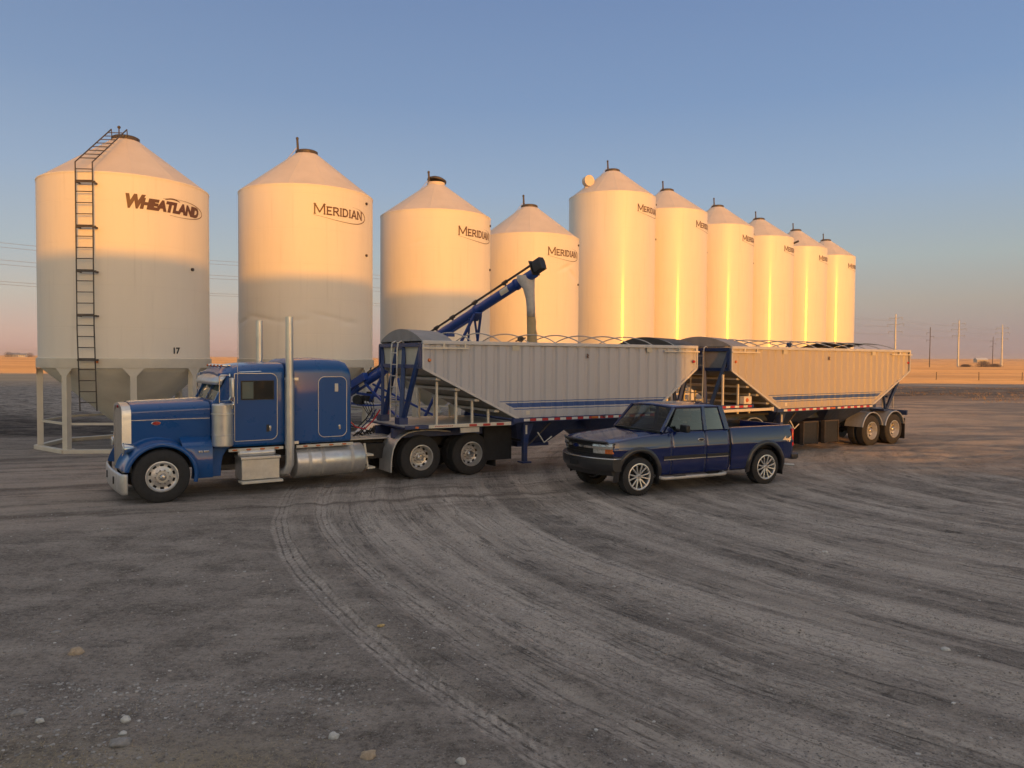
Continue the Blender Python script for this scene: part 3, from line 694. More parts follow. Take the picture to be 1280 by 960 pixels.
for i in range(10):
    dn = ()
    if i == 1: dn = ((-50, 4.12, 10, .09, .035, .010), (-24, 4.2, 14, .09, .035, -.008), (4, 4.12, 11, .10, .03, .005), (30, 4.3, 13, .09, .022, -.008), (52, 4.1, 8, .12, .03, .0))
    if i == 3: dn = ((44, 7.15, 9, .10, .05, .02), (58, 6.85, 8, .14, .05, -.02), (-30, 7.3, 6, .5, .012, .03))
    if i == 2: dn = ((-10, 7.6, 12, .1, .012, .01),)
    silo(P0[0] + DIR[0] * TS[i], P0[1] + DIR[1] * TS[i], RR[i], ZE[i], ZT[i], LB[i], dn, 'w' if i == 0 else 'm', AZ[i], i >= 4, 'open' if i == 2 else 'flat', seed=i)
# the blower cowl on the first tall bin
rt5 = [o for o in COL.objects if o.name.startswith('grain_bin')][4]
b = MB(); b.cyl((0, -.16, 0), (0, .16, 0), .28, n=32); b.cyl((0, -.165, 0), (0, -.19, 0), .30, n=32); b.cyl((0, 0, -.3), (0, .1, -.75), .2, n=16)
o = b.build('blower_cowl', M['roofw'], rt5); o.location = (-1.45, -.95, 12.50); o.rotation_euler = (0, 0, R(24))
# two small objects fixed near the eave further down the row
rt6 = [o for o in COL.objects if o.name.startswith('grain_bin')][7]
a = R(62); b = MB(); b.cyl((math.sin(a) * 2.4, -math.cos(a) * 2.4, 11.1), (math.sin(a) * 2.75, -math.cos(a) * 2.75, 11.25), .07, n=10); b.build('vent_pipe', M['darksteel'], rt6)
# ------------------------------------------------------------------ wheels (outward face towards -y, centred on the axle)
def tyre_mesh(r=.52, w=.27, rim=.29, y0=0, lugs=0):
    b = MB(); p = [(rim, y0 + .01), (rim + .03, y0 - .008), (r - .13, y0 - .012), (r - .04, y0 + .002), (r - .012, y0 + .02)]
    n = 5; a, c = y0 + .03, y0 + w - .03
    for i in range(n):
        g0 = a + (c - a) * (i + .12) / n; g1 = a + (c - a) * (i + .88) / n
        p += [(r, g0), (r, g1)] + ([(r - .012, g1 + .004), (r - .012, a + (c - a) * (i + 1.12) / n - .004)] if i < n - 1 else [])
    p += [(r - .012, y0 + w - .02), (r - .04, y0 + w), (r - .13, y0 + w + .01), (rim, y0 + w - .01)]
    b.lathe(p, 56, 'y')
    if lugs:
        for k in range(lugs):
            t0 = 2 * PI * k / lugs; 
            for yy in (y0 + .012, y0 + w - .04):
                c_, s_ = math.cos(t0), math.sin(t0); b.bar((c_ * (r - .035), yy + .014, s_ * (r - .035)), (c_ * (r + .003), yy + .014, s_ * (r + .003)), .03, .018, up=(0, 1, 0))
    return b
def wheel(kind, parent, loc, flip=False, rmat='alu', r=.52, w=.27):
    """kind: 'steer' (rim face out) or 'dual' (deep dish plus second tyre inboard)"""
    N = 80; rim = r * .555
    if kind == 'steer': prof = [(rim + .012, .012), (rim + .012, -.018), (rim - .008, -.022), (rim - .03, .0), (rim - .045, .004), (rim - .085, .012), (rim - .12, .0), (.12, -.012), (.115, -.05), (0, -.052)]; hb, hy = 4, -.012
    else: prof = [(rim + .012, .012), (rim + .012, -.018), (rim - .008, -.02), (rim - .022, .02), (rim - .04, .13), (rim - .045, .135), (rim - .085, .15), (rim - .12, .16), (.12, .16), (.12, .12), (0, .12)]; hb, hy = 5, .15
    b = MB(); b.lathe(prof, N, 'y', skip=lambda i, j: i == hb and (j % 8) in (2, 3, 4, 5)); ob = b.build('wheel', M[rmat], parent, ang=40)
    tb = tyre_mesh(r, w, rim)
    if kind == 'dual': tb2 = tyre_mesh(r, w, rim, w + .05); tb.add(tb2.v, tb2.f)
    tb.build('tyre', M['rubber'], ob)
    b = MB(); b.lathe([(rim, .16 if kind == 'steer' else .2), (0, .16 if kind == 'steer' else .2)], 32, 'y'); b.lathe([(.2, .14), (.2, .2), (0, .2)], 24, 'y'); b.build('drum_dark_backing', M['chassis'], ob)  # drum, plus a dark backing disc added as shade behind the hand holes
    b = MB()
    if kind == 'steer': b.lathe([(0, -.135), (.035, -.13), (.06, -.105), (.075, -.05), (.08, -.045)], 24, 'y'); y1 = -.045
    else: b.lathe([(0, .0), (.06, .005), (.078, .02), (.082, .12)], 24, 'y'); y1 = .115
    for k in range(10):
        a = 2 * PI * k / 10; b.cyl((math.cos(a) * .132, y1 + .04, math.sin(a) * .132), (math.cos(a) * .132, y1 - .03, math.sin(a) * .132), .017, .013, n=6)
    b.build('hub', M['chrome'], ob)
    ob.location = loc
    if flip: ob.rotation_euler = (0, 0, PI)
    return ob
def oval_badge(parent, name, x, y, z, w, h):
    b = MB(); b.lathe([(0, -.012), (.85, -.012), (1, 0)], 32, 'y'); b.v = [(x + vx * w / 2, y + vy, z + vz * h / 2) for vx, vy, vz in b.v]; ob = b.build(name, M['chrome'], parent)
    b = MB(); b.lathe([(0, -.018), (.78, -.016), (.8, -.010)], 32, 'y'); b.v = [(x + vx * w / 2, y + vy, z + vz * h / 2) for vx, vy, vz in b.v]; b.build('enamel', M['badge_red'], ob)
    return ob

# ------------------------------------------------------------------ the blue conventional tractor; x back from the front axle, near side at -y
TL = frame_at(0, 19.4, 34, -8.164, 1.22)
tk = empty('semi_truck', TL, R(34), label='long nosed blue semi truck with sleeper and twin chrome stacks', cat='truck')
for s_ in (1, -1):
    for i, (x, k) in enumerate(((0, 'steer'), (5.62, 'dual'), (6.99, 'dual'))):
        wheel(k, tk, (x, -s_ * 1.21, .51), flip=s_ < 0)
# frame rails, axles, cross members
b = MB()
for y in (-.43, .43): b.box(-.35, 7.75, y - .045, y + .045, .68, .96)
for x in (0, 5.62, 6.99): b.cyl((x, -.95, .51), (x, .95, .51), .08, n=12); b.ell((x, 0, .51), (.2, .25, .22)) if x else b.box(-.1, .1, -.3, .3, .44, .6)
for x in (.3, 1.4, 2.6, 3.6, 4.6, 6.3, 7.7): b.box(x - .06, x + .06, -.4, .4, .72, .92)
for y in (-.5, .5): b.box(5.2, 7.4, y - .05, y + .05, .45, .62); b.cyl((5.35, y, .62), (5.35, y, .85), .11, n=12); b.cyl((7.2, y, .62), (7.2, y, .85), .11, n=12)
for k in range(7): b.tube([(4.25 + k * .13, -.3 + .1 * k, .96), (4.4 + k * .12, -.35 + .09 * k, 1.1 + .04 * (k % 3)), (4.6 + k * .1, -.2 + .07 * k, .98)], .02, 6)
b.box(4.3, 4.9, -.75, -.47, .5, .85)
b.cyl((1.2, 0, .75), (5.4, 0, .7), .06, n=10); b.box(-.2, 1.6, -.42, .42, .55, 1.2)
b.build('chassis_frame', M['chassis'], tk, bevel=.006)
b = MB(); b.box(4.05, 5.15, -.46, .46, .985, 1.0)
for x in (4.15, 4.4, 4.65, 4.9): b.box(x, x + .03, -.46, .46, 1.0, 1.02)
b.box(4.05, 5.15, -.72, -.5, .955, .985); b.build('deck_plate', M['alu_dull'], tk)
b = MB(); b.lathe([(.12, .02), (.46, .0), (.46, .07), (.12, .09)], 28); b.v = [(x + 6.25, y, z + 1.08) for x, y, z in b.v]; b.box(6.0, 6.5, -.5, .5, .97, 1.09); b.box(6.3, 7.0, -.42, -.14, 1.04, 1.1); b.box(6.3, 7.0, .14, .42, 1.04, 1.1)
b.build('fifth_wheel', M['chassis'], tk, bevel=.01)

# hood: lofted sections
def hw(x): return .60 + (x + .52) / 1.5 * .24
def hood_sec(x):
    w = hw(x); zc = 1.565 + (x + .5) * .012; zt = 1.865 + (x + .52) * .035
    pts = [(w - .01, .98), (w, 1.15), (w, 1.35), (w, zc - .03), (w, zc), (w - .003, zc + .02), (w - .004, zc + .06), (w - .006, zt - .15), (w - .010, zt - .12), (w - .028, zt - .075), (w - .075, zt - .025), (w - .17, zt + .012), (w * .5, zt + .045), (0, zt + .055)]
    return [(x, -a, c) for a, c in pts] + [(x, a, c) for a, c in pts[::-1][1:]]
b = MB(); xs = [-.46 + 1.44 * i / 16 for i in range(17)]; b.grid([hood_sec(x) for x in xs]); r0 = hood_sec(.98); b.add(r0, [tuple(range(len(r0)))])
hood = b.build('hood', M['blue'], tk, ang=28, solid=.0)
for s_ in (-1, 1):
    b = MB(); b.bar((-.45, s_ * (hw(-.45) + .003), 1.575), (.97, s_ * (hw(.97) + .003), 1.59), .012, .012); b.build('hood_trim', M['alu'], hood)
b = MB()  # centre hinge strip and latch
b.bar((-.46, 0, 1.928), (.97, 0, 1.975), .03, .015); b.build('hood_hinge', M['alu'], hood)
for s_ in (-1, 1): oval_badge(hood, 'oval_badge', -.01, 0, 0, .19, .085).matrix_local = Matrix.Translation((-.01, s_ * (hw(-.01) + .002), 1.50)) @ Matrix.Rotation(0 if s_ < 0 else PI, 4, 'Z') @ Matrix.Translation((.01, 0, 0)) if False else Matrix.Translation((0, s_ * (hw(-.01) + .002), 1.51)) @ Matrix.Rotation(0 if s_ < 0 else PI, 4, 'Z')
# grille shell and grille
def shell(x0, x1, grow):
    rows = []
    for x in (x0, x1):
        w = .60 + grow; pts = [(w, .56), (w, 1.66), (w - .02, 1.76), (w - .09, 1.83), (w - .2, 1.86), (0, 1.90)]
        pts = [(a, c + grow * .8 * (c > 1.5)) for a, c in pts]; rows.append([(x, -a, c) for a, c in pts] + [(x, a, c) for a, c in pts[::-1][1:]])
    return rows
b = MB(); rows = shell(-.62, -.455, .018) ; inner = [(x, y * .9, .6 + (z - .56) * .93) for x, y, z in rows[0]]
b.grid([rows[1], rows[0], inner, [(x + .05, y, z) for x, y, z in inner]]); b.box(-.62, -.46, -.6, .6, .55, .6); b.build('grille_shell', M['alu'], tk, ang=30)
b = MB()
for k in range(-13, 14): b.box(-.606, -.585, k * .04 - .008, k * .04 + .008, .6, 1.80 - .10 * (abs(k) / 13) ** 3)
b.box(-.575, -.565, -.54, .54, .6, 1.80); b.build('grille', M['alu_dull'], tk)
b = MB(); b.box(-.635, -.605, -.05, .05, 1.80, 1.86); b.build('grille_emblem', M['badge_red'], tk, bevel=.01)
# bumper, wrapped
b = MB(); rows = []
for z, dx in ((.20, .0), (.24, -.015), (.40, -.02), (.56, -.015), (.60, 0)):
    rows.append([(-.60, -1.2, z), (-.655 + dx * .5, -1.19, z), (-.70 + dx, -1.13, z)] + [(-.70 + dx - .05 * (1 - (y / 1.1) ** 2), y, z) for y in [-1.0 + .2 * i for i in range(11)]] + [(-.70 + dx, 1.13, z), (-.655 + dx * .5, 1.19, z), (-.60, 1.2, z)])
b.grid(rows); bp = b.build('front_bumper', M['alu'], tk, ang=40, solid=.02)
b = MB(); 
for y in (-.5, .5): b.box(-.775, -.76, y - .04, y + .04, .34, .48)
b.build('tow_hole', M['blackp'], bp)
# fenders with the panel behind the wheel
def ftop(x):
    a = .645; v = .515 + math.sqrt(max(0, a * a - x * x)) if abs(x) < a else .515
    return v
for s_ in (-1, 1):
    b = MB(); rows = []
    N_ = 40
    for i in range(N_ + 1):     # wheel arch crown, swept by angle from front low to rear low
        a = PI * (.935 - 1.015 * i / N_); ca_, sa_ = math.cos(a), math.sin(a)
        def q(rr_, y): return (rr_ * ca_ * 1.03, s_ * y, .515 + rr_ * sa_)
        inn = hw(rr_x := .6 * ca_)
        rows.append([q(.575, 1.195), q(.578, 1.222), q(.60, 1.232), q(.635, 1.225), q(.655, 1.195), q(.664, 1.12), q(.668, 1.0), q(.672, .92), q(.68, inn + .05), q(.71, inn + .01), q(.74, inn - .02), q(.62, inn - .03)])
    b.grid(rows); b.build('fender', M['blue'], tk, ang=45)
    b = MB()   # flat panel between arch and cowl
    pl = [(.98, .40), (.98, 1.30), (.45, 1.30), (.45, .99)] + [(.655 * math.cos(t_), .515 + .64 * math.sin(t_)) for t_ in [R(45 - 5 * i) for i in range(10)]] + [(.68, .42)]
    rows = []
    for i in range(13):
        x = .40 + .575 * i / 12; zl = .515 + math.sqrt(max(0, .64 ** 2 - x ** 2)) if x < .64 else .44
        if x > .6: zl = max(.40, zl if x < .64 else .40)
        yo = 1.06 - .0 * x
        rows.append([(x, s_ * (yo - .01), zl), (x, s_ * yo, zl + .02), (x, s_ * yo, (zl + 1.0) / 2), (x, s_ * yo, 1.03), (x, s_ * (yo - .03), 1.08), (x, s_ * (yo - .10), 1.13), (x, s_ * (hw(x) - .01), 1.22)])
    b.grid(rows); b.add([rows[-1][j] for j in range(7)] + [(.975, s_ * .7, .4)], [tuple(range(8))]); b.build('side_panel', M['blue'], tk, ang=35)
    b = MB(); b.box(.995, 1.30, min(s_ * .90, s_ * 1.03), max(s_ * .90, s_ * 1.03), .98, 1.04)
    b.prism([(.995, .40), (1.16, .40), (1.17, .62), (1.20, .80), (1.28, .93), (1.34, .97), (1.34, 1.55), (.995, 1.55)], 'y', s_ * .86, s_ * .93); b.build('cowl_skirt', M['blue'], tk, bevel=.01)
    for x0, w_ in ((.70, .085), (.80, .105)):
        b = MB(); b.box(x0, x0 + w_, min(s_ * 1.062, s_ * 1.072), max(s_ * 1.062, s_ * 1.072), .915, .955); b.build('chrome_badge', M['chrome'], tk, bevel=.008)
    # headlight pod: chrome bucket on a bracket
    b = MB(); b.lathe([(0, .26), (.04, .24), (.085, .16), (.115, .06), (.125, 0)], 24, 'y'); b.v = [(-.62 + y, s_ * (.80) + x * 1.25, 1.05 + z * .92) for x, y, z in b.v]
    hl = b.build('headlight', M['chrome'], tk)
    b = MB(); b.ell((-.625, s_ * .80, 1.05), (.03, .145, .105), 20, 10); b.build('lens', M['clear'], hl)
    b = MB(); b.box(-.62, -.52, min(s_ * .6, s_ * .72), max(s_ * .6, s_ * .72), .99, 1.03); b.build('bracket', M['chrome'], hl)
    # louvred bolts beside the air cleaner
    b = MB()
    for z in (1.19, 1.30, 1.41): b.ell((1.02, s_ * .90, z), (.035, .05, .035), 10, 8)
    b.build('horn_button', M['chrome'], tk)
    # air cleaner can
    b = MB(); r_ = .205; c_ = (1.17, s_ * 1.05)
    b.lathe([(0, 1.905), (.05, 1.905), (.06, 1.89), (r_ - .02, 1.885), (r_, 1.865), (r_, 1.70), (r_ + .018, 1.695), (r_ + .018, 1.665), (r_, 1.66), (r_, 1.27), (r_ + .006, 1.265), (r_ + .006, 1.25), (r_, 1.245), (r_, 1.04), (r_ - .02, 1.02), (0, 1.015)], 40, c=(c_[0], c_[1], 0))
    b.build('air_cleaner', M['alu'], tk, ang=30)
# cab: lower box, rounded roof
def sec(x, hwid, zb_, zs, zt_, rad):
    pts = [(hwid - .03, zb_), (hwid, zb_ + .05), (hwid, 1.5), (hwid - .005, 1.95), (hwid - .03, zs)]
    for i in range(1, 7):
        a = PI / 2 * i / 6; pts.append((hwid - .03 - rad + rad * math.cos(a), zs + (zt_ - zs - .03) * math.sin(a)))
    pts += [(hwid * .45, zt_ - .008), (0, zt_)]
    return [(x, -a, c) for a, c in pts] + [(x, a, c) for a, c in pts[::-1][1:]]
b = MB()
CW = 1.0
S_ = [sec(1.38, CW, 1.0, 2.38, 2.60, .16), sec(1.42, CW, .98, 2.42, 2.645, .2), sec(1.6, CW, .98, 2.47, 2.70, .24), sec(2.0, CW, .98, 2.50, 2.735, .24), sec(2.46, CW, .98, 2.50, 2.74, .24)]
b.grid(S_); b.add(S_[-1], [tuple(range(len(S_[-1])))]); 
# front lower cowl, sides forward of the door
b.box(.99, 1.40, -.93, .93, 1.0, 1.90)
cab = b.build('cab', M['blue'], tk, ang=30)
b = MB()
# windscreen posts & header: raked
for s_ in (-1, 1):
    b.bar((1.06, s_ * .90, 1.90), (1.34, s_ * .88, 2.46), .07, .07); 
    b.prism([(1.06, 1.88), (1.42, 1.88), (1.42, 2.5), (1.34, 2.5)], 'y', s_ * .905, s_ * .935)
b.bar((1.06, 0, 1.90), (1.34, 0, 2.46), .035, .04)
b.prism([(1.0, 1.88), (1.16, 1.88), (1.10, 1.95), (1.02, 1.945)], 'y', -.93, .93)
b.build('windscreen_frame', M['blue'], cab, bevel=.012)
b = MB()
b.add([(1.09, -.87, 1.93), (1.09, .87, 1.93), (1.345, .85, 2.44), (1.345, -.85, 2.44)], [(0, 1, 2, 3)]); b.build('windscreen', M['glass_green'], cab, smooth=False, solid=.008)
# header above windscreen (roof overhang)
b = MB(); rows = []
for f in range(7):
    x = 1.14 + .30 * f / 6; zt_ = 2.52 + .13 * math.sin(PI / 2 * f / 6); w_ = .86 + .08 * math.sin(PI / 2 * f / 6)
    pts = [(w_, 2.44), (w_ - .02, 2.50 + .03 * f / 6), (w_ - .14, zt_ - .03), (w_ * .5, zt_), (0, zt_ + .008)]
    rows.append([(x, -a, c) for a, c in pts] + [(x, a, c) for a, c in pts[::-1][1:]] + [(x, -w_, 2.44)])
b.grid(rows); b.add(rows[0][:-1], [tuple(range(len(rows[0]) - 1))]); b.build('roof_header', M['blue'], cab, ang=35)
# bright drop visor
b = MB(); rows = []
for y, dx in ((-.98, .12), (-.93, .02), (-.5, -.015), (0, -.03), (.5, -.015), (.93, .02), (.98, .12)): rows.append([(1.17 + dx, y, 2.485), (1.075 + dx, y, 2.36), (1.05 + dx, y, 2.27)])
b.grid(rows); b.build('sun_visor', M['alu'], cab, solid=.008, ang=60)
for i, y in enumerate((-.62, -.31, 0, .31, .62)):
    b = MB(); b.ell((1.34, y, 2.655), (.10, .035, .035), 12, 8); cl = b.build('marker_light', M['chrome'], cab); b = MB(); b.ell((1.255, y, 2.655), (.025, .028, .026), 10, 8); b.build('lens', M['amber'], cl)
b = MB(); b.bar((1.40, -.70, 2.665), (1.40, .70, 2.665), .03, .02); b.build('lamp_rail', M['chrome'], cab)
# doors
for s_ in (-1, 1):
    o_ = s_ * (CW + .006)
    b = MB()
    def rr(x0, x1, z0, z1, r_, n=5, skip=()):
        P_ = []
        for cx, cz, a0 in ((x1 - r_, z0 + r_, -90), (x1 - r_, z1 - r_, 0), (x0 + .02, z1 - .02, 90), (x0 + .02, z0 + .02, 180)):
            rad_ = r_ if cx > (x0 + x1) / 2 else .02
            for k in range(n + 1): a = R(a0 + 90 * k / n); P_.append((cx + rad_ * math.cos(a), cz + rad_ * math.sin(a)))
        return P_
    out = rr(1.42, 2.30, 1.10, 2.50, .14)
    b.prism(out, 'y', s_ * (CW - .02), s_ * (CW + .004)); dr = b.build('door', M['blue'], cab, bevel=.006)
    b = MB(); b.tube([(x, o_, z) for x, z in out], .008, 6, closed=True); b.build('door_trim', M['alu'], dr)
    wo = rr(1.60, 2.22, 1.96, 2.34, .05)
    b = MB(); b.prism([(1.56, 1.96), (2.22, 1.96), (2.22, 2.34), (1.56, 2.34)], 'y', s_ * (CW - .01), s_ * (CW + .007)); b.build('side_window', M['glass_dark'], dr)
    b = MB(); b.prism([(1.575, 1.975), (1.80, 1.975), (1.80, 2.325), (1.575, 2.325)], 'y', s_ * (CW), s_ * (CW + .010)); b.build('vent_window', M['glass_green'], dr)
    b = MB()
    for p_, q_ in (((1.56, 1.955), (2.23, 1.955)), ((1.56, 2.345), (2.23, 2.345)), ((1.555, 1.95), (1.555, 2.35)), ((2.225, 1.95), (2.225, 2.35)), ((1.81, 1.96), (1.81, 2.34))): b.bar((p_[0], s_ * (CW + .008), p_[1]), (q_[0], s_ * (CW + .008), q_[1]), .014, .014)
    b.build('window_seal', M['blackp'], dr)
    b = MB(); b.box(2.12, 2.17, min(o_, o_ + s_ * .03), max(o_, o_ + s_ * .03), 1.29, 1.40); b.build('door_handle', M['chrome'], dr, bevel=.01)
    b = MB(); b.box(2.07, 2.13, min(o_, o_ + s_ * .004), max(o_, o_ + s_ * .004), 1.27, 1.42); b.build('handle_recess', M['blackp'], dr)
    # west coast mirror
    b = MB(); yy = s_ * 1.32; b.box(1.26, 1.32, yy - .10, yy + .10, 2.02, 2.42); 
    mi = b.build('mirror', M['alu'], cab, bevel=.02)
    b = MB(); b.box(1.321, 1.325, yy - .085, yy + .085, 2.04, 2.40); b.build('mirror_glass', M['glass_green'], mi)
    b = MB(); b.tube([(1.32, s_ * .95, 2.50), (1.25, yy, 2.49), (1.25, yy, 2.45)], .012, 6); b.tube([(1.12, s_ * .93, 1.93), (1.24, yy, 1.97), (1.27, yy, 2.05)], .012, 6); b.tube([(1.12, s_ * 1.02, 1.90), (1.12, s_ * 1.02, 2.44), (1.25, yy, 2.47)], .012, 6)
    b.cyl((1.27, yy, 1.95), (1.27, yy, 2.03), .012, n=6); b.build('mirror_bracket', M['chrome'], mi)
    b = MB(); b.lathe([(0, .0), (.07, .01), (.1, .03), (.1, .045), (0, .045)], 20, 'y'); b.v = [(1.33 - y, yy + x, 1.88 + z) for x, y, z in b.v]; b.build('convex_mirror', M['chrome'], mi)
    b = MB(); b.tube([(1.50, s_ * 1.0, 2.52), (1.52, s_ * 1.05, 2.53), (1.95, s_ * 1.05, 2.545), (1.97, s_ * 1.0, 2.53)], .008, 6); b.build('roof_grab', M['chrome'], cab)
# antenna
b = MB(); b.cyl((1.40, -1.30, 1.9), (1.43, -1.28, 3.75), .007, .004, 5); b.build('whip_antenna', M['alu_dull'], cab)
# wipers
b = MB(); 
for y in (-.5, .35): b.tube([(1.06, y, 1.93), (1.09, y + .35, 1.99), (1.10, y + .42, 2.06)], .008, 5)
b.build('wiper', M['blackp'], cab)
# interior shelf visible through nothing: steering wheel hint behind green glass is opaque, skip
# sleeper
b = MB()
def ssec(x, w_, z0, zs, zt_, rad):
    pts = [(w_ - .03, z0), (w_, z0 + .04), (w_, 1.6), (w_, zs)]
    for i in range(1, 9):
        a = PI / 2 * i / 8; pts.append((w_ - rad + rad * math.cos(a), zs + (zt_ - .04 - zs) * math.sin(a)))
    pts += [(w_ * .5, zt_ - .01), (0, zt_)]
    return [(x, -a, c) for a, c in pts] + [(x, a, c) for a, c in pts[::-1][1:]]
W_ = 1.03
T_ = [ssec(2.62, W_ - .06, .99, 2.50, 2.72, .22), ssec(2.66, W_ - .012, .98, 2.50, 2.78, .22), ssec(2.74, W_, .98, 2.50, 2.82, .22), ssec(3.3, W_, .98, 2.50, 2.845, .22), ssec(3.72, W_, .98, 2.50, 2.82, .22), ssec(3.86, W_, .98, 2.47, 2.77, .22), ssec(3.93, W_ - .012, .98, 2.42, 2.68, .22), ssec(3.97, W_ - .06, .99, 2.36, 2.56, .22)]
b.grid(T_); b.add(T_[0], [tuple(range(len(T_[0])))]); b.add(T_[-1], [tuple(range(len(T_[0])))])
slp = b.build('sleeper', M['blue'], tk, ang=32)
b = MB(); b.box(2.45, 2.64, -.9, .9, 1.0, 2.45); b.build('cab_bellows', M['blackp'], tk)
for s_ in (-1, 1):
    b = MB(); P_ = []
    for cx, cz, a0 in ((3.70, 1.24, -90), (3.70, 2.28, 0), (3.33, 2.28, 90), (3.33, 1.24, 180)):
        for k in range(7): a = R(a0 + 15 * k); P_.append((cx + .14 * math.cos(a), cz + .14 * math.sin(a)))
    b.prism(P_, 'y', s_ * (W_ - .01), s_ * (W_ + .005)); dr = b.build('sleeper_door', M['blue'], slp, bevel=.004)
    b = MB(); b.tube([(x, s_ * (W_ + .005), z) for x, z in P_], .008, 6, closed=True); b.build('door_trim', M['alu'], dr)
    y0, y1 = sorted((s_ * (W_ + .005), s_ * (W_ + .02)))
    b = MB(); b.box(3.56, 3.64, y0, y1, 2.09, 2.27); b.build('vent_cover', M['steel_white'], dr, bevel=.01)
    b = MB(); b.box(3.65, 3.70, y0, y1 + .015, 1.25, 1.36); b.build('door_handle', M['chrome'], dr, bevel=.01)
    # lower bright strips with amber lamps
    for x0, x1, xs_ in ((1.28, 2.40, (1.40, 1.68, 1.96, 2.26)), (2.68, 3.97, (2.88, 3.16, 3.46, 3.76))):
        b = MB(); b.box(x0, x1, min(s_ * 1.04, s_ * 1.10), max(s_ * 1.04, s_ * 1.10), .895, .955) ; st_ = b.build('light_strip', M['steel_white'], tk, bevel=.006)
        for x in xs_: b = MB(); b.ell((x, s_ * 1.10, .928), (.055, .025, .02), 12, 8); b.build('marker_light', M['amber'], st_)
    # stack
    b = MB(); Y_ = s_ * 1.11
    b.tube([(2.28, s_ * .7, .42), (2.40, s_ * .95, .38), (2.48, s_ * 1.07, .42), (2.53, Y_, .56), (2.53, Y_, .9)], .092, 20)
    b.cyl((2.53, Y_, .9), (2.53, Y_, 2.34), .098, n=24); b.cyl((2.53, Y_, 2.34), (2.53, Y_, 3.70), .082, n=24, caps=False)
    b.lathe([(.082, 0), (.074, 0), (.074, -.2), (0, -.2)], 24, c=(2.53, Y_, 3.70))
    for z in (1.02, 2.38): b.lathe([(.1, -.03), (.105, -.03), (.105, .03), (.1, .03)], 24, c=(2.53, Y_, z)); b.box(2.45, 2.72, Y_ - .02, Y_ + .02, z - .03, z + .03)
    b.build('exhaust_stack', M['alu'], tk)
    # fuel tank with straps
    b = MB(); cy = s_ * .80; b.lathe([(0, 2.66), (.26, 2.665), (.335, 2.70), (.345, 2.72), (.345, 4.24), (.335, 4.26), (.26, 4.30), (0, 4.305)], 48, 'y'); b.v = [(y, cy + x, .56 + z) for x, y, z in b.v]
    ft = b.build('fuel_tank', M['alu'], tk, ang=30)
    for x in (2.98, 3.28, 3.95):
        b = MB(); b.lathe([(.345, -.035), (.352, -.035), (.352, .035), (.345, .035)], 48, 'y'); b.v = [(x + y, cy + xx, .56 + z) for xx, y, z in b.v]; b.build('tank_strap', M['alu_dull'], ft)
    b = MB(); b.cyl((3.05, cy, .9), (3.05, cy, .94), .06, n=16); b.build('filler_cap', M['alu_dull'], ft)
    b = MB(); b.box(4.27, 4.45, min(s_ * .8, s_ * 1.12), max(s_ * .8, s_ * 1.12), .62, .66); b.box(4.31, 4.49, min(s_ * .8, s_ * 1.12), max(s_ * .8, s_ * 1.12), .33, .37); b.bar((4.28, s_ * 1.0, .9), (4.36, s_ * 1.0, .35), .04); b.build('tank_step', M['steel_white'], tk)
    # battery box with steps and air tank above it
    b = MB(); y0, y1 = sorted((s_ * .62, s_ * 1.16)); b.box(1.52, 2.30, y0, y1, .30, .72); bb = b.build('battery_box', M['alu'], tk, bevel=.01)
    b = MB(); y0, y1 = sorted((s_ * .62, s_ * 1.19)); b.box(1.50, 2.32, y0, y1, .725, .78); b.build('box_lid', M['alu'], bb, bevel=.008)
    b = MB(); y0, y1 = sorted((s_ * .95, s_ * 1.28)); b.box(1.50, 2.34, y0, y1, .235, .285); 
    b.build('step', M['steel_white'], bb, bevel=.006)
    b = MB(); b.lathe([(0, 1.46), (.05, 1.465), (.075, 1.50), (.075, 2.20), (.05, 2.235), (0, 2.24)], 24, 'y'); b.v = [(y, s_ * 1.05 + x, .845 + z) for x, y, z in b.v]; b.build('air_tank', M['alu'], tk)
    # quarter fender over the first drive axle
    path = [(4.83, .22), (4.84, .52), (4.88, .74), (4.97, .92), (5.10, 1.04), (5.27, 1.115), (5.48, 1.15), (5.75, 1.155), (6.05, 1.135), (6.38, 1.09)]
    b = MB(); b.ribbon(path, *sorted((s_ * .60, s_ * 1.24)), .012); qf = b.build('drive_fender', M['alu'], tk, ang=50)
    b = MB(); b.tube([(x, s_ * 1.24, z) for x, z in path], .018, 6); b.build('fender_edge', M['alu_dull'], qf)
    b = MB(); b.box(7.66, 7.69, *sorted((s_ * .60, s_ * 1.22)), .16, 1.02); b.build('mud_flap', M['flap'], tk, bevel=.004)
    b = MB(); b.bar((7.5, s_ * .5, 1.02), (7.67, s_ * 1.22, 1.03), .03); b.build('flap_hanger', M['alu_dull'], tk)
# air lines to the trailer
for k, c_ in enumerate(('red', 'frame_blue', 'blackp')):
    b = MB(); y = -.25 + .22 * k
    pts = [(3.98, y, 1.75), (4.15, y, 1.45), (4.35, y - .05, 1.22), (4.6, y, 1.15), (4.85, y + .05, 1.35), (5.0, y, 1.6)]
    b.tube(pts, .018, 6)
    b.build('air_line', M[c_], tk)
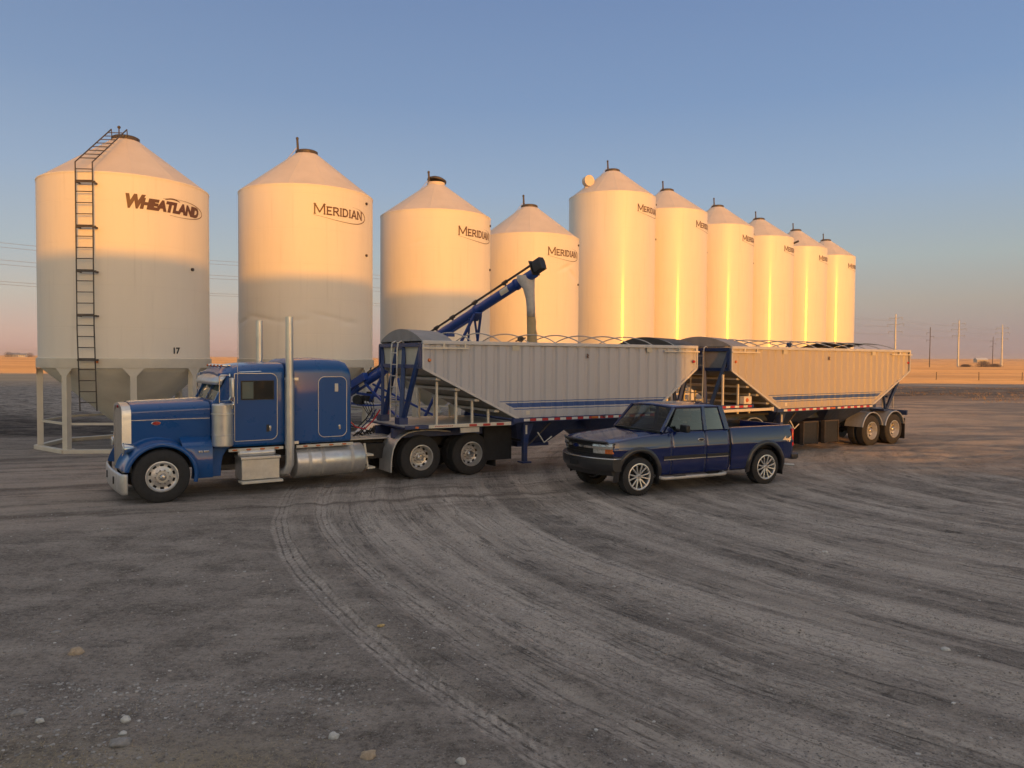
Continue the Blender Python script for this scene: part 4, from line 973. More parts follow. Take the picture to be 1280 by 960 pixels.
# ------------------------------------------------------------------ hopper trailers; x back from the front wall, near side at -y
M['side_shade_tone'] = side_mat('trailer_side_light_toned', (.44, .44, .47), 1.93, 7.5, slopes=(.49, .81))  # one paint in two tones; this copy cooler for the shaded trailer
M['side_sun_tone'] = side_mat('trailer_side_light_toned', (.42, .375, .335), 1.58, 7.78, slopes=(.55, .52))  # sunlit copy: golden light mixed into the base colour
def trailer(x0y, deg, L, xf, xr, zfb, zrb, label, sidem, kind):
    ox, oy = x0y; root = empty('grain_trailer', (ox, oy, 0), R(deg), label=label, cat='trailer', group='pair of hopper grain trailers')
    ZT_, ZR = 3.24, 1.40; HW = 1.30
    def zlow(x):
        if x < .02: return zfb
        if x < xf: return zfb + (ZR - zfb) * (x / xf)
        if x > L - .02: return zrb
        if x > xr: return ZR + (zrb - ZR) * (x - xr) / (L - xr)
        return ZR
    # corrugated sides
    for s_ in (-1, 1):
        prof = []; x = 0.; p_ = .335; 
        while x < L - .01:
            for dx, dy in ((0, 0), (.165, 0), (.210, -.042), (.290, -.042), (.335, 0)):
                if x + dx <= L: prof.append((x + dx, dy))
            x += p_
        for xx in (xf, xr): prof.append((xx, 0 if (xx % p_) < .165 else -.042))
        prof.append((L, 0)); prof = sorted(set(prof))
        rows = []
        for x, dy in prof:
            zl = zlow(x); rows.append([(x, s_ * (HW - .03 + dy), zl), (x, s_ * (HW - .03 + dy), ZT_ - .06)])
        b = MB(); b.grid(rows); sp = b.build('side_panel', sidem, root, smooth=False, solid=.006)
        # frame bars round the side sheet
        b = MB(); y = s_ * (HW - .028)
        b.bar((-.02, y, ZT_ - .035), (L + .02, y, ZT_ - .035), .075, .085); b.build('top_rail', M['trail_edge'], root, bevel=.01)
        for p_, q_, w1, w2 in (((0, y, zfb), (0, y, ZT_ - .08), .06, .07), ((L, y, zrb), (L, y, ZT_ - .08), .06, .07), ((0, y, zfb), (xf + .08, y, ZR - .02), .05, .085), ((xr - .08, y, ZR - .02), (L, y, zrb), .05, .085)):
            b = MB(); b.bar(p_, q_, w1 * .8, w2 * .6); b.build('side_frame', M['trail_edge'], root)
        b = MB(); b.box(xf - .08, xr + .12, *sorted((s_ * (HW - .09), s_ * (HW - .005))), 1.29, 1.395); br = b.build('bottom_rail', M['frame_blue'], root, bevel=.006)
        # conspicuity tape: alternating red and white
        nt = 7
        for seg0 in (xf + .22, (xf + xr) / 2 + .45):
            for k in range(nt):
                for j, nm in enumerate(('tape_white', 'tape_red')):
                    xx = seg0 + k * .36 + j * .18
                    if xx + .18 < xr + .1:
                        b = MB(); b.box(xx, xx + .172, *sorted((s_ * (HW - .004), s_ * (HW - .001))), 1.315, 1.375); b.build('reflector_tape', M[nm], br)
        b = MB(); b.box((xf + xr) / 2 + .08, (xf + xr) / 2 + .30, *sorted((s_ * (HW - .004), s_ * (HW + .02))), 1.315, 1.375); b.build('marker_lamp', M['amber'], br, bevel=.008)
        # short hand rails, hooks, emblem plates
        for xa, xb in ((-.05, 1.15), (L - 1.25, L + .04)):
            b = MB(); b.bar((xa, s_ * (HW + .035), 3.075), (xb, s_ * (HW + .035), 3.075), .03, .035)
            for xx in (xa + .55, xb - .1): b.bar((xx, s_ * (HW + .02), 3.07), (xx, s_ * (HW + .02), 3.19), .02, .04)
            b.build('side_hand_rail', M['steel_white'], root)
        for xx in ((2.36, 6.6) if kind == 1 else (2.3, 7.0)):
            b = MB(); b.box(xx, xx + .19, *sorted((s_ * (HW - .03), s_ * (HW - .012))), 3.04, 3.17); b.build('patch_plate', M['cream'], root)
        b = MB(); b.lathe([(0, -.05), (.03, -.045), (.045, -.01), (.045, 0)], 16, 'y'); b.v = [(.16 + x, s_ * (HW - .03) + y * (1 if s_ < 0 else -1), 2.80 + z) for x, y, z in b.v]; b.build('side_lamp', M['amber'], root)
        b = MB(); b.lathe([(0, -.05), (.03, -.045), (.045, -.01), (.045, 0)], 16, 'y'); b.v = [(L - .12 + x, s_ * (HW - .03) + y * (1 if s_ < 0 else -1), 2.80 + z) for x, y, z in b.v]; b.build('side_lamp', M['red'], root)
        b = MB(); b.prism([(4.62 + a * .09, 2.93 + c * .12) for a, c in ((-.3, .5), (.1, .45), (.4, .1), (.15, -.05), (.35, -.5), (-.1, -.45), (-.35, -.1), (-.1, .1))], 'y', s_ * (HW - .028), s_ * (HW - .018)); b.build('maker_emblem', M['lettering'], root)
        b = MB(); b.box(xf + .30, xf + .40, *sorted((s_ * (HW - .029), s_ * (HW - .02))), 1.47, 1.57); b.build('placard', M['steel_white'], root)
    # end walls framed in blue
    for xe, zb_, d in ((0, zfb, -1), (L, zrb, 1)):
        b = MB(); b.box(*sorted((xe, xe + d * -.03)), -HW + .08, HW - .08, zb_, 3.16); b.build('end_wall', M['slope'] if d > 0 else M['cream'] if kind == 1 else M['tarp'], root)
        b = MB(); xx = xe + d * .03
        for p_, q_ in (((-1.24, 3.15), (1.24, 3.15)), ((-1.24, zb_ + .03), (1.24, zb_ + .03)), ((-1.22, zb_ + .03), (-1.22, 3.16)), ((1.22, zb_ + .03), (1.22, 3.16))): b.bar((xx, p_[0], p_[1]), (xx, q_[0], q_[1]), .09, .10, up=(1, 0, 0))
        b.build('end_frame', M['frame_blue'], root)
    # slope sheets with stiffeners underneath
    for (xa, za, xb, zb_) in ((0, zfb, xf, ZR - .02), (L, zrb, xr, ZR - .02)):
        b = MB(); b.add([(xa, -HW + .06, za), (xa, HW - .06, za), (xb, HW - .06, zb_), (xb, -HW + .06, zb_)], [(0, 1, 2, 3)]); b.build('slope_sheet', M['slope'], root, solid=.01, smooth=False)
        for f in (.17, .37, .58, .80):
            x_, z_ = xa + (xb - xa) * f, za + (zb_ - za) * f; b = MB(); b.bar((x_, -HW + .10, z_ - .045), (x_, HW - .10, z_ - .045), .13, .06); b.build('slope_stiffener', M['alu_dull'], root)
    # lower hopper pockets between the rails
    b = MB(); xm = (xf + xr) / 2
    for xa, xb in ((xf + .05, xm - .15), (xm + .15, xr - .05)):
        t0 = [(xa, -1.2, 1.34), (xb, -1.2, 1.34), (xb, 1.2, 1.34), (xa, 1.2, 1.34)]; c_ = (xa + xb) / 2; t1 = [(c_ - .45, -.4, .66), (c_ + .45, -.4, .66), (c_ + .45, .4, .66), (c_ - .45, .4, .66)]
        b.add(t0 + t1, [(0, 1, 5, 4), (1, 2, 6, 5), (2, 3, 7, 6), (3, 0, 4, 7)]); b.box(c_ - .48, c_ + .48, -.43, .43, .58, .66)
    b.build('hopper_pocket', M['frame_blue'], root)
    # main frame beams
    xend = L + (2.9 if kind == 1 else -.2)
    b = MB()
    for y in (-.52, .52): b.box(-.45 if kind == 1 else .1, xend, y - .06, y + .06, .98, 1.2)
    for x in np.arange(.2, xend, 1.1): b.box(x - .04, x + .04, -.5, .5, 1.02, 1.16)
    b.build('frame_beam', M['frame_blue'], root, bevel=.01)
    # nose deck
    if kind == 1:
        b = MB(); b.box(-.42, xf + .1, -1.22, 1.22, 1.275, 1.30); nd = b.build('nose_deck', M['alu_dull'], root)
        b = MB(); b.box(-.42, xf + .0, -1.16, 1.16, 1.235, 1.272); b.build('deck_underframe', M['frame_blue'], nd)
        for s_ in (-1, 1):
            b = MB(); b.box(.16, xf - .12, *sorted((s_ * 1.23, s_ * 1.262)), 1.235, 1.315); dr_ = b.build('deck_edge_rail', M['steel_white'], nd, bevel=.005)
            b = MB(); b.prism([(-.42, 1.235), (.155, 1.235), (.155, 1.315), (.0, 1.33), (-.42, 1.31)], 'y', s_ * 1.222, s_ * 1.258); b.prism([(xf - .115, 1.22), (xf + .12, 1.29), (xf + .1, 1.39), (xf - .05, 1.46), (xf - .115, 1.33)], 'y', s_ * 1.222, s_ * 1.26); b.build('corner_plate', M['frame_blue'], nd)
            b = MB(); b.box(-.18, -.10, *sorted((s_ * 1.259, s_ * 1.275)), 1.25, 1.29); b.build('marker_lamp', M['amber'], nd)
            for k in range(3): b = MB(); b.box(1.20 + k * .37, 1.40 + k * .37, *sorted((s_ * 1.263, s_ * 1.266)), 1.245, 1.30); b.build('reflector_tape', M['tape_red'], dr_)
            # unreadable small red maker name: a row of little marks
            xx = .32
            rg = random.Random(3)
            b = MB()
            for k in range(9): b.box(xx, xx + .022, *sorted((s_ * 1.263, s_ * 1.265)), 1.262, 1.29); b.box(xx, xx + .038, *sorted((s_ * 1.2655, s_ * 1.2662)), 1.282 - (k % 2) * .018, 1.289 - (k % 2) * .018); xx += .052
            b.build('maker_name', M['tape_red'], dr_)
    else:
        b = MB(); b.box(-.9, xf + .02, -.9, .9, 1.20, 1.26); nd = b.build('nose_deck', M['chassis'], root)
        for s_ in (-1, 1):
            b = MB(); b.box(-.6, xf - .28, *sorted((s_ * 1.16, s_ * 1.25)), 1.36, 1.44); b.prism([(xf - .28, 1.35), (xf - .2, 1.33), (xf - .2, 1.47), (xf - .28, 1.45)], 'y', s_ * 1.15, s_ * 1.26); b.build('deck_edge_rail', M['steel_white'], nd, bevel=.006)
            b = MB(); b.box(xf - .19, xf + .06, *sorted((s_ * 1.18, s_ * 1.26)), 1.30, 1.48); b.build('corner_plate', M['frame_blue'], nd)
            b = MB(); b.box(-.5, 1.15, *sorted((s_ * 1.10, s_ * 1.15)), 1.45, 1.56); ub = b.build('deck_beam', M['frame_blue'], nd)
            for k in range(8): b = MB(); b.box(-.45 + k * .19, -.27 + k * .19, *sorted((s_ * 1.151, s_ * 1.154)), 1.475, 1.535); b.build('reflector_tape', M['tape_red' if k % 2 else 'tape_white'], ub)
            if s_ < 0:
                b = MB(); b.box(.62, .96, -1.22, -1.04, 1.575, 1.80); lb = b.build('lamp_box', M['steel_white'], root, bevel=.01)
                b = MB(); b.lathe([(0, -.02), (.05, -.018), (.065, 0)], 20, 'y'); b.v = [(.76 + x, -1.22 + y, 1.69 + z) for x, y, z in b.v]; b.build('round_lamp', M['amber'], lb)
    # vee posts at the nose and rear
    b = MB()
    if True:
        for y in (-1, 1): b.bar((.0, y * 1.19, 3.12), (-.22, y * .62, 1.3), .085, .10); b.bar((.0, y * .20, 3.12), (-.22, y * .54, 1.3), .10, .085)
        b.bar((-.02, -.20, 3.1), (-.02, .20, 3.1), .08, .1)
        for y in (-.58, .58): b.box(-.34, -.12, y - .14, y + .14, 1.28, 1.46)
    b.build('nose_post', M['frame_blue'], root, bevel=.006)
    b = MB()
    xb = L - (.55 if kind == 1 else 1.0)
    for y in (-1, 1): b.bar((L - .28, y * 1.12, zrb - .10), (xb - .03, y * 1.05, 1.2), .085, .09); b.bar((L - 1.38 if kind == 2 else xr + .5, y * 1.12, ZR + (zrb - ZR) * (.42 if kind == 2 else .3)), (xb - .10, y * 1.05, 1.2), .07, .08)
    b.bar((xb + .05, -1.05, 1.62), (xb + .05, 1.05, 1.62), .05, .07); b.box(xb - .25, xb + .15, -1.1, 1.1, 1.12, 1.2)
    b.build('rear_post', M['frame_blue'], root, bevel=.006)
    for yy in ((-1.05, .3) if kind == 2 else (-.9,)):
        b = MB(); b.bar((L - .62, yy, 1.2), (L - .62, yy, 2.1), .03); b.bar((L - .62, yy + .38, 1.2), (L - .62, yy + .38, 2.1), .03)
        for k in range(4): b.bar((L - .62, yy, 1.35 + k * .27), (L - .62, yy + .38, 1.35 + k * .27), .02)
        b.build('rear_ladder', M['alu_dull'], root)
    # supports under the front slope
    for k, x in enumerate((.45, .95, 1.38, 1.82) if kind == 1 else (-.1, .55, 1.05)):
        for s_ in (-1, 1):
            zt__ = zlow(max(x, .03)) - .1; b = MB(); b.bar((x, s_ * 1.05, 1.29), (x, s_ * 1.05, zt__), .045, .05); b.build('slope_support', M['steel_white'], root)
    # front ladder
    b = MB(); ya, yb = (.06, -.30) if kind == 1 else (.05, -.42)
    for y in (ya, yb): b.tube([(-.05, y, 3.20), (-.12, y, 3.24), (-.20, y, 3.20), (-.22, y, 3.05), (-.26, y, 1.35)], .018, 6)
    for k in range(7): b.cyl((-.225 - .008 * k, ya, 2.96 - .27 * k), (-.225 - .008 * k, yb, 2.96 - .27 * k), .013, n=6)
    b.build('front_ladder', M['alu'], root)
    # tarp end caps, bows, rolled tarp
    def arch(x, h, n=18, w=1.27, z=ZT_): return [(x, -w + 2 * w * i / n, z + h * math.sin(PI * i / n) ** .8) for i in range(n + 1)]
    def cap(xa, xb, m, h=.30, drop=.0):
        b = MB(); a = arch(xa, h); c = arch((xa + xb) / 2, h * .96); e = arch(xb, h * .9); b.grid([a, c, e]); b.add(a, [tuple(range(len(a)))]); b.add(e, [tuple(range(len(e)))]); return b.build('tarp_cap', m, root, ang=50)
    cap(-.03, .75, M['tarp'])
    if kind == 1: cap(L - .9, L, M['tarp_dark'], .26)
    nb_ = 8; xs_ = [1.25 + k * (L - 2.1) / nb_ for k in range(nb_ + 1)]
    for x in xs_: b = MB(); b.tube(arch(x, .24, 14, 1.26), .015, 6); b.build('tarp_bow', M['alu_dull'], root)
    if kind == 2:
        b = MB()
        for xa, xb, h in ((L - 2.9, L - 1.95, .20), (L - 1.9, L - 1.0, .22), (L - .95, L - .1, .20)):
            rows = [[(x, -.2 + 1.45 * i / 10, ZT_ + .02 + h * math.sin(PI * (.35 + .65 * i / 10)) ** .8) for i in range(11)] for x in (xa, (xa + xb) / 2, xb)]; b.grid(rows)
        b.build('tarp_sheet', M['tarp_dark'], root, solid=.01)
    b = MB(); rg = random.Random(kind); pts = [(x, 1.22, ZT_ - .02 + rg.uniform(-.012, .012)) for x in np.arange(.2, L - .1, .35)]; b.tube(pts, .06, 12); b.build('tarp_roll', M['tarp_dark'], root)
    b = MB(); cx = 2.65 if kind == 1 else 2.7
    b.lathe([(.03, -.04), (.07, -.04), (.07, .04), (.03, .04)], 14, 'y', (cx, -1.18, ZT_ + .09)); b.bar((cx - .14, -1.18, ZT_ + .03), (cx + .14, -1.18, ZT_ + .12), .03); b.bar((cx + .02, -1.18, ZT_), (cx + .02, -1.18, ZT_ + .14), .03); b.build('tarp_latch', M['darksteel'] if kind == 1 else M['frame_blue'], root)
    # landing gear
    xl = (2.86 if kind == 1 else 2.48)
    for s_ in (-1, 1):
        b = MB(); y = s_ * 1.06; b.box(xl - .07, xl + .07, y - .07, y + .07, .74, 1.28); b.box(xl - .055, xl + .055, y - .055, y + .055, .30, .76); b.box(xl - .13, xl + .13, y - .13, y + .13, .26, .30)
        b.prism([(xl + .07, 1.28), (xl + .28, 1.28), (xl + .07, .78)], 'y', y - .02, y + .02)
        lg = b.build('landing_leg', M['frame_blue'], root, bevel=.006)
        b = MB(); b.bar((xl + .02, y, .62), (xl + .78, y, 1.24), .03, .03); b.build('leg_brace', M['darksteel'], lg)
        b = MB(); b.box(xl - .02, xl + .03, *sorted((y + s_ * .071, y + s_ * .076)), .98, 1.2); b.build('leg_decal', M['steel_white'], lg)
    b = MB(); b.bar((xl - .04, 0, .55), (xl + .04, 0, .55), .04) ; b.cyl((xl, -1.0, .80), (xl, 1.0, .80), .025, n=8); b.build('leg_shaft', M['chassis'], root)
    b = MB(); b.tube([(xl + .28, -1.22, 1.02), (xl + .46, -1.25, .76), (xl + .68, -1.25, .90)], .018, 6); b.build('crank_handle', M['steel_white'], root)
    # side boxes / splash guards
    if kind == 1:
        for s_ in (-1, 1):
            b = MB(); b.box(1.95, 2.72, *sorted((s_ * .62, s_ * .66)), .32, 1.20); b.build('splash_guard', M['flap'], root)
        b = MB(); b.box(1.93, 1.96, -.66, .66, .40, 1.2); b.build('guard_curtain', M['flap'], root)
        b = MB(); b.box(1.0, 1.5, -1.20, -1.17, 1.10, 1.215); b.build('rail_patch', M['alu_dull'], root)
    else:
        for xx in (3.60, 4.70):
            for s_ in (-1, 1):
                b = MB(); b.box(xx, xx + .74, *sorted((s_ * .72, s_ * 1.10)), .22, .90); tb_ = b.build('side_box', M['blackp'], root, bevel=.02)
                b = MB(); 
                for x_ in (xx - .01, xx + .72): b.box(x_, x_ + .03, *sorted((s_ * .98, s_ * 1.12)), .20, .93)
                b.box(xx - .02, xx + .76, *sorted((s_ * .98, s_ * 1.115)), .90, .94); b.build('box_edge', M['darksteel'], tb_)
    # tandem axles
    ax = (L + .93, L + 2.32) if kind == 1 else (7.07, 8.43)
    for x in ax:
        for s_ in (1, -1): wheel('dual', root, (x, -s_ * 1.285, .51), flip=s_ < 0)
        for s_ in (-1, 1):
            path = [(x + .60 * math.cos(t_), .53 + .60 * math.sin(t_)) for t_ in [R(168 - 9.6 * k) for k in range(17)]]
            b = MB(); b.ribbon(path, *sorted((s_ * .66, s_ * 1.31)), .010); fd = b.build('fender', M['alu_dull'] if kind == 2 else M['alu'], root, ang=50)
            b = MB(); b.tube([(px_, s_ * 1.31, pz_) for px_, pz_ in path], .02, 6); b.build('fender_edge', M['alu'], fd)
    b = MB()
    for x in ax: b.cyl((x, -1.0, .51), (x, 1.0, .51), .07, n=12)
    for y in (-.52, .52): b.box(ax[0] - .5, ax[1] + .4, y - .06, y + .06, .62, .98); b.cyl((ax[0] + .25, y, .5), (ax[0] + .25, y, .7), .1, n=12)
    b.cyl((ax[0] - .9, -.3, .72), (ax[0] - .1, -.3, .72), .13, n=16); b.cyl((ax[0] - 1.0, .3, .72), (ax[0] - .2, .3, .72), .13, n=16)
    b.build('running_gear', M['chassis'], root, bevel=.006)
    for s_ in (-1, 1): b = MB(); b.box(ax[1] + .68, ax[1] + .70, *sorted((s_ * .66, s_ * 1.28)), .14, .86); b.build('mud_flap', M['flap'], root)
    if kind == 1:
        b = MB(); b.lathe([(.12, .02), (.46, .0), (.46, .07), (.12, .09)], 28); b.v = [(x + ax[0] + .7, y, z + 1.12) for x, y, z in b.v]; b.box(ax[0] + .1, ax[1] + .3, -.6, .6, 1.05, 1.13); b.build('fifth_wheel', M['chassis'], root)
    else:
        b = MB(); b.box(L + .0, L + .08, -1.2, 1.2, .95, 1.12); rb = b.build('rear_bumper', M['frame_blue'], root)
        for s_ in (-1, 1):
            for y in (.7, .95): b = MB(); b.lathe([(0, .03), (.05, .028), (.06, 0)], 18, 'y'); b.v = [(L + .08 + y_, s_ * y + x_, 1.04 + z_) for x_, y_, z_ in b.v]; b.build('tail_light', M['red'], rb)
    return root
T1 = trailer(frame_at(0, 18.6, 31, -2.34, 1.30)[:2], 31, 8.45, 2.47, 6.85, 2.62, 2.60, 'grey corrugated hopper trailer in shade, coupled behind the blue truck', M['side_shade_tone'], 1)
T2 = trailer(frame_at(0, 17.6, 34, 7.54, 1.30)[:2], 34, 9.35, 2.13, 7.15, 2.55, 2.50, 'rear hopper trailer glowing tan in the low sun, farthest from the truck cab', M['side_sun_tone'], 2)
# ------------------------------------------------------------------ pickup; x back from the front axle, near side at -y
PX = frame_at(2.68, 16.01, 27, 0, .96); WB = 3.58
pk = empty('pickup_truck', PX, R(27), label='dark blue extended cab pickup parked in front of the grey trailer', cat='pickup')
def xf_(y): return -.93 + .29 * (abs(y) / .93) ** 2.6
def topz(x):
    if x < .75: return 1.125 + .15 * max(0, min(1, (x + .66) / 1.41)) ** .8
    if x < 2.50: return 1.30
    return 1.33
def ys(x, z):
    y = .950
    if x < -.2: y -= .055 * min(1, (-.2 - x) / .45) ** 2
    if x > 4.1: y -= .03 * ((x - 4.1) / .35) ** 2
    if z < .62: y -= .05 * ((.62 - z) / .26) ** 1.5 if z > .3 else .06
    if z > .98: y -= .075 * ((z - .98) / .35) ** 1.6
    y += .012 * math.exp(-((z - .96) / .03) ** 2) - .010 * math.exp(-((z - .70) / .10) ** 2)
    return y
def botz(x):
    for xc in (0, WB):
        if abs(x - xc) < .50: return .42 + math.sqrt(.25 - (x - xc) ** 2)
    if x < -.5: return .80
    if x > WB + .5: return .56
    return .37
def colset(a, b_, n):
    s = {round(a + (b_ - a) * i / n, 4) for i in range(n + 1)}
    for xc in (0, WB):
        for k in range(0, 25):
            x = xc - .5 * math.cos(PI * k / 24)
            if a < x < b_: s.add(round(x, 4))
        for e in (-.501, .501):
            if a < xc + e < b_: s.add(round(xc + e, 4))
    return sorted(s)
NZ = 22
def side(a, c, name, parent, n=20, m='navy', out=0.):
    res = []
    for s_ in (1, -1):
        b = MB(); rows = []
        for x in colset(a, c, n):
            z0, z1 = botz(x), topz(x); rows.append([(x, s_ * (ys(x, z0 + (z1 - z0) * k / NZ) + out), z0 + (z1 - z0) * k / NZ) for k in range(NZ + 1)])
        b.grid(rows); res.append(b.build(name, M[m], parent, ang=50, solid=.012))
    return res[1]      # the near one
body = side(-.64, .86, 'front_fender', pk, 26)
# hood
b = MB(); rows = []
for i in range(17):
    f = i / 16; row = []
    for j in range(-12, 13):
        v = j / 12; y0 = ys(-.4, 1.2) * v; xa = xf_(y0) + .0; xb = .45 + .20 * v * v; x = xa + (xb - xa) * f; w_ = ys(x, topz(x)); y = w_ * v
        z = topz(x) + .055 * (1 - v * v) ** .8 * (.35 + .65 * f ** .7) - .035 * (1 - f) ** 5 + .012 * math.exp(-((abs(v) - .62) / .09) ** 2) * f ** .5
        row.append((x, y, z))
    rows.append(row)
b.grid(rows); hd = b.build('hood', M['navy'], pk, ang=50, solid=.015)
b = MB()
for s_ in (-1, 1): b.bar((.50, s_ * .12, 1.365), (.56, s_ * .62, 1.36), .014, .012); 
b.grid([[(.40 + .20 * (y / .9) ** 2, y, 1.345 - .03 * (y / .9) ** 2) for y in [-.86 + .172 * i for i in range(11)]], [(.62 + .10 * (y / .9) ** 2, y, 1.335 - .02 * (y / .9) ** 2) for y in [-.86 + .172 * i for i in range(11)]]]); b.build('cowl_and_wipers', M['blackp'], pk)
b = MB(); b.grid([[(xf_(y) - .015, y, topz(-.6) + .015 * (1 - (y / .9) ** 2) - .06) for y in [-.86 + .086 * i for i in range(21)]], [(xf_(y) - .055, y, topz(-.6) + .015 * (1 - (y / .9) ** 2) - .01) for y in [-.86 + .086 * i for i in range(21)]], [(xf_(y) - .02, y, topz(-.6) + .015 * (1 - (y / .9) ** 2) + .012) for y in [-.86 + .086 * i for i in range(21)]]]); b.build('bug_deflector', M['blackp'], pk, solid=.006)
# fascia
YS = [-.90 + .06 * i for i in range(31)]
def strip(z0, z1, dx, y0=-.9, y1=.9, d2=None):
    yy = [y0 + (y1 - y0) * i / 20 for i in range(21)]; b = MB(); d2 = dx if d2 is None else d2
    b.grid([[(xf_(y) + .12, y, z0) for y in yy], [(xf_(y) + dx, y, z0) for y in yy], [(xf_(y) + d2, y, z1) for y in yy], [(xf_(y) + .12, y, z1) for y in yy]]); 
    for y in (y0, y1): b.add([(xf_(y) + .12, y, z0), (xf_(y) + dx, y, z0), (xf_(y) + d2, y, z1), (xf_(y) + .12, y, z1)], [(0, 1, 2, 3)])
    return b
gr = strip(.78, 1.11, .03).build('grille', M['blackp'], pk)
b = MB()
for k in range(7): o = strip(.84 + k * .045, .848 + k * .045, .018, -.5, .5); b.add(o.v, o.f)
b.build('grille_bar', M['blackp'], gr)
strip(.99, 1.036, -.035).build('chrome_bar', M['chrome'], pk, ang=40)
b = MB(); xx = xf_(0) - .045; b.prism([(y, 1.013 + z) for y, z in ((-.10, -.022), (-.085, .022), (-.035, .022), (-.035, .038), (.035, .038), (.035, .022), (.10, .022), (.085, -.022), (.035, -.022), (.035, -.038), (-.035, -.038), (-.035, -.022))], 'x', xx, xx + .03); b.build('bowtie_emblem', M['navy'], pk, smooth=False)
for s_ in (-1, 1):
    ya, yb = sorted((s_ * .50, s_ * .90))
    hl = strip(1.038, 1.105, -.004, ya, yb, .015).build('headlight', M['clear'], pk)
    b = MB(); yc = s_ * .66; b.ell((xf_(yc) + .01, yc, 1.072), (.025, .045, .028)); yc = s_ * .80; b.ell((xf_(yc) + .01, yc, 1.072), (.025, .045, .028)); b.build('bulb_reflector', M['chrome'], hl)
    ya, yb = sorted((s_ * .52, s_ * .78)); lo = strip(.895, .985, -.004, ya, yb).build('lower_lamp', M['clear'], pk)
    ya, yb = sorted((s_ * .782, s_ * .905)); strip(.895, .985, -.004, ya, yb).build('turn_signal', M['amber'], lo)
# bumper
def bump_rows(zz, y1=.975):
    rows = []
    for z, dx in zz: rows.append([(-.47, -y1, z)] + [(xf_(y) + dx, y, z) for y in [-y1 + 2 * y1 * i / 28 for i in range(29)]] + [(-.47, y1, z)])
    return rows
b = MB(); b.grid(bump_rows(((.835, .06), (.83, -.05), (.815, -.075), (.70, -.09), (.60, -.075), (.54, -.03), (.53, .06)))); bm_ = b.build('front_bumper', M['charcoal'], pk, ang=40)
b = MB(); b.grid(bump_rows(((.805, -.079), (.785, -.082)), .98)); b.build('bumper_strip', M['chrome'], bm_, solid=.006)
b = MB(); b.grid(bump_rows(((.54, -.01), (.44, .03), (.43, .15)), .90)); b.build('air_dam', M['blackp'], pk)
b = MB(); b.box(xf_(0) - .10, xf_(0) - .092, -.15, .15, .60, .72); b.build('plate_recess', M['blackp'], bm_)
# doors and cab lower, bed
d1 = side(.865, 1.80, 'front_door', pk, 14)
d2 = side(1.81, 2.47, 'rear_door', pk, 10)
bedo = side(2.52, 4.46, 'bed_side', pk, 34)
b = MB(); 
for s_ in (-1, 1):
    b.grid([[(x, s_ * ys(x, 1.30) , 1.30) for x in (.66, 1.2, 1.8, 2.5)], [(x, s_ * .855, 1.315) for x in (.66, 1.2, 1.8, 2.5)], [(x, s_ * .84, 1.05) for x in (.66, 1.2, 1.8, 2.5)]])
    b.add([(2.47, s_ * ys(2.47, .5), .40), (2.50, s_ * ys(2.5, .5), .40), (2.50, s_ * .855, 1.315), (2.47, s_ * .855, 1.315)], [(0, 1, 2, 3)])
b.grid([[(2.50, y, .45) for y in (-.93, 0, .93)], [(2.50, y, 1.31) for y in (-.87, 0, .87)]]); b.build('cab_shell', M['navy'], pk, ang=40)
b = MB()
for x in (.863, 1.805, 2.495):
    for s_ in (-1, 1): b.grid([[(x - .007, s_ * (ys(x, z) - .006), z) for z in np.linspace(.38, 1.3, 12)], [(x + .007, s_ * (ys(x, z) - .006), z) for z in np.linspace(.38, 1.3, 12)]])
b.box(2.50, 2.52, -.9, .9, .45, 1.28); b.build('shut_gap', M['blackp'], pk)
# greenhouse
RZ = 1.80
def roofz(x, v): return 1.835 + .06 * (1 - v * v) ** .9 - .035 * max(0, (1.25 - x) / .3) ** 2 - .03 * max(0, (x - 2.1) / .25) ** 2
b = MB(); rows = []
for i in range(15):
    f = i / 14; row = []
    for j in range(-12, 13):
        v = j / 12; xa = .92 + .10 * v * v; xb = 2.34 - .04 * v * v; x = xa + (xb - xa) * f; w_ = .745 - .02 * (2 * f - 1) ** 2; row.append((x, w_ * v, roofz(x, v)))
    rows.append([(row[0][0], row[0][1] - .03, row[0][2] - .035)] + row + [(row[-1][0], row[-1][1] + .03, row[-1][2] - .035)])
b.grid(rows); b.build('roof', M['navy'], pk, ang=50, solid=.03)
b = MB()
for s_ in (-1, 1):
    b.bar((.62, s_ * .875, 1.29), (1.03, s_ * .755, 1.80), .055, .07, up=(0, 1, 0)); b.bar((1.01, s_ * .765, 1.805), (2.32, s_ * .76, 1.80), .05, .05)
    b.prism([(1.76, 1.30), (1.86, 1.30), (1.85, 1.82), (1.77, 1.82)], 'y', 0, .04)
    n0 = len(b.v) - 8
    for k in range(n0, n0 + 8): x, y, z = b.v[k]; b.v[k] = (x, s_ * (.865 - (z - 1.3) * .19 + y), z)
    b.prism([(2.36, 1.30), (2.50, 1.30), (2.37, 1.82), (2.24, 1.82)], 'y', 0, .05)
    n0 = len(b.v) - 8
    for k in range(n0, n0 + 8): x, y, z = b.v[k]; b.v[k] = (x, s_ * (.858 - (z - 1.3) * .19 + y), z)
    b.prism([(.70, 1.29), (.98, 1.30), (.80, 1.42)], 'y', 0, .03)
    n0 = len(b.v) - 6
    for k in range(n0, n0 + 6): x, y, z = b.v[k]; b.v[k] = (x, s_ * (.868 - (z - 1.3) * .19 + y), z)
b.bar((2.50, -.84, 1.30), (2.50, .84, 1.30), .06, .06); b.bar((2.33, -.74, 1.80), (2.33, .74, 1.80), .05, .06)
b.build('window_pillar', M['navy'], pk, bevel=.008)
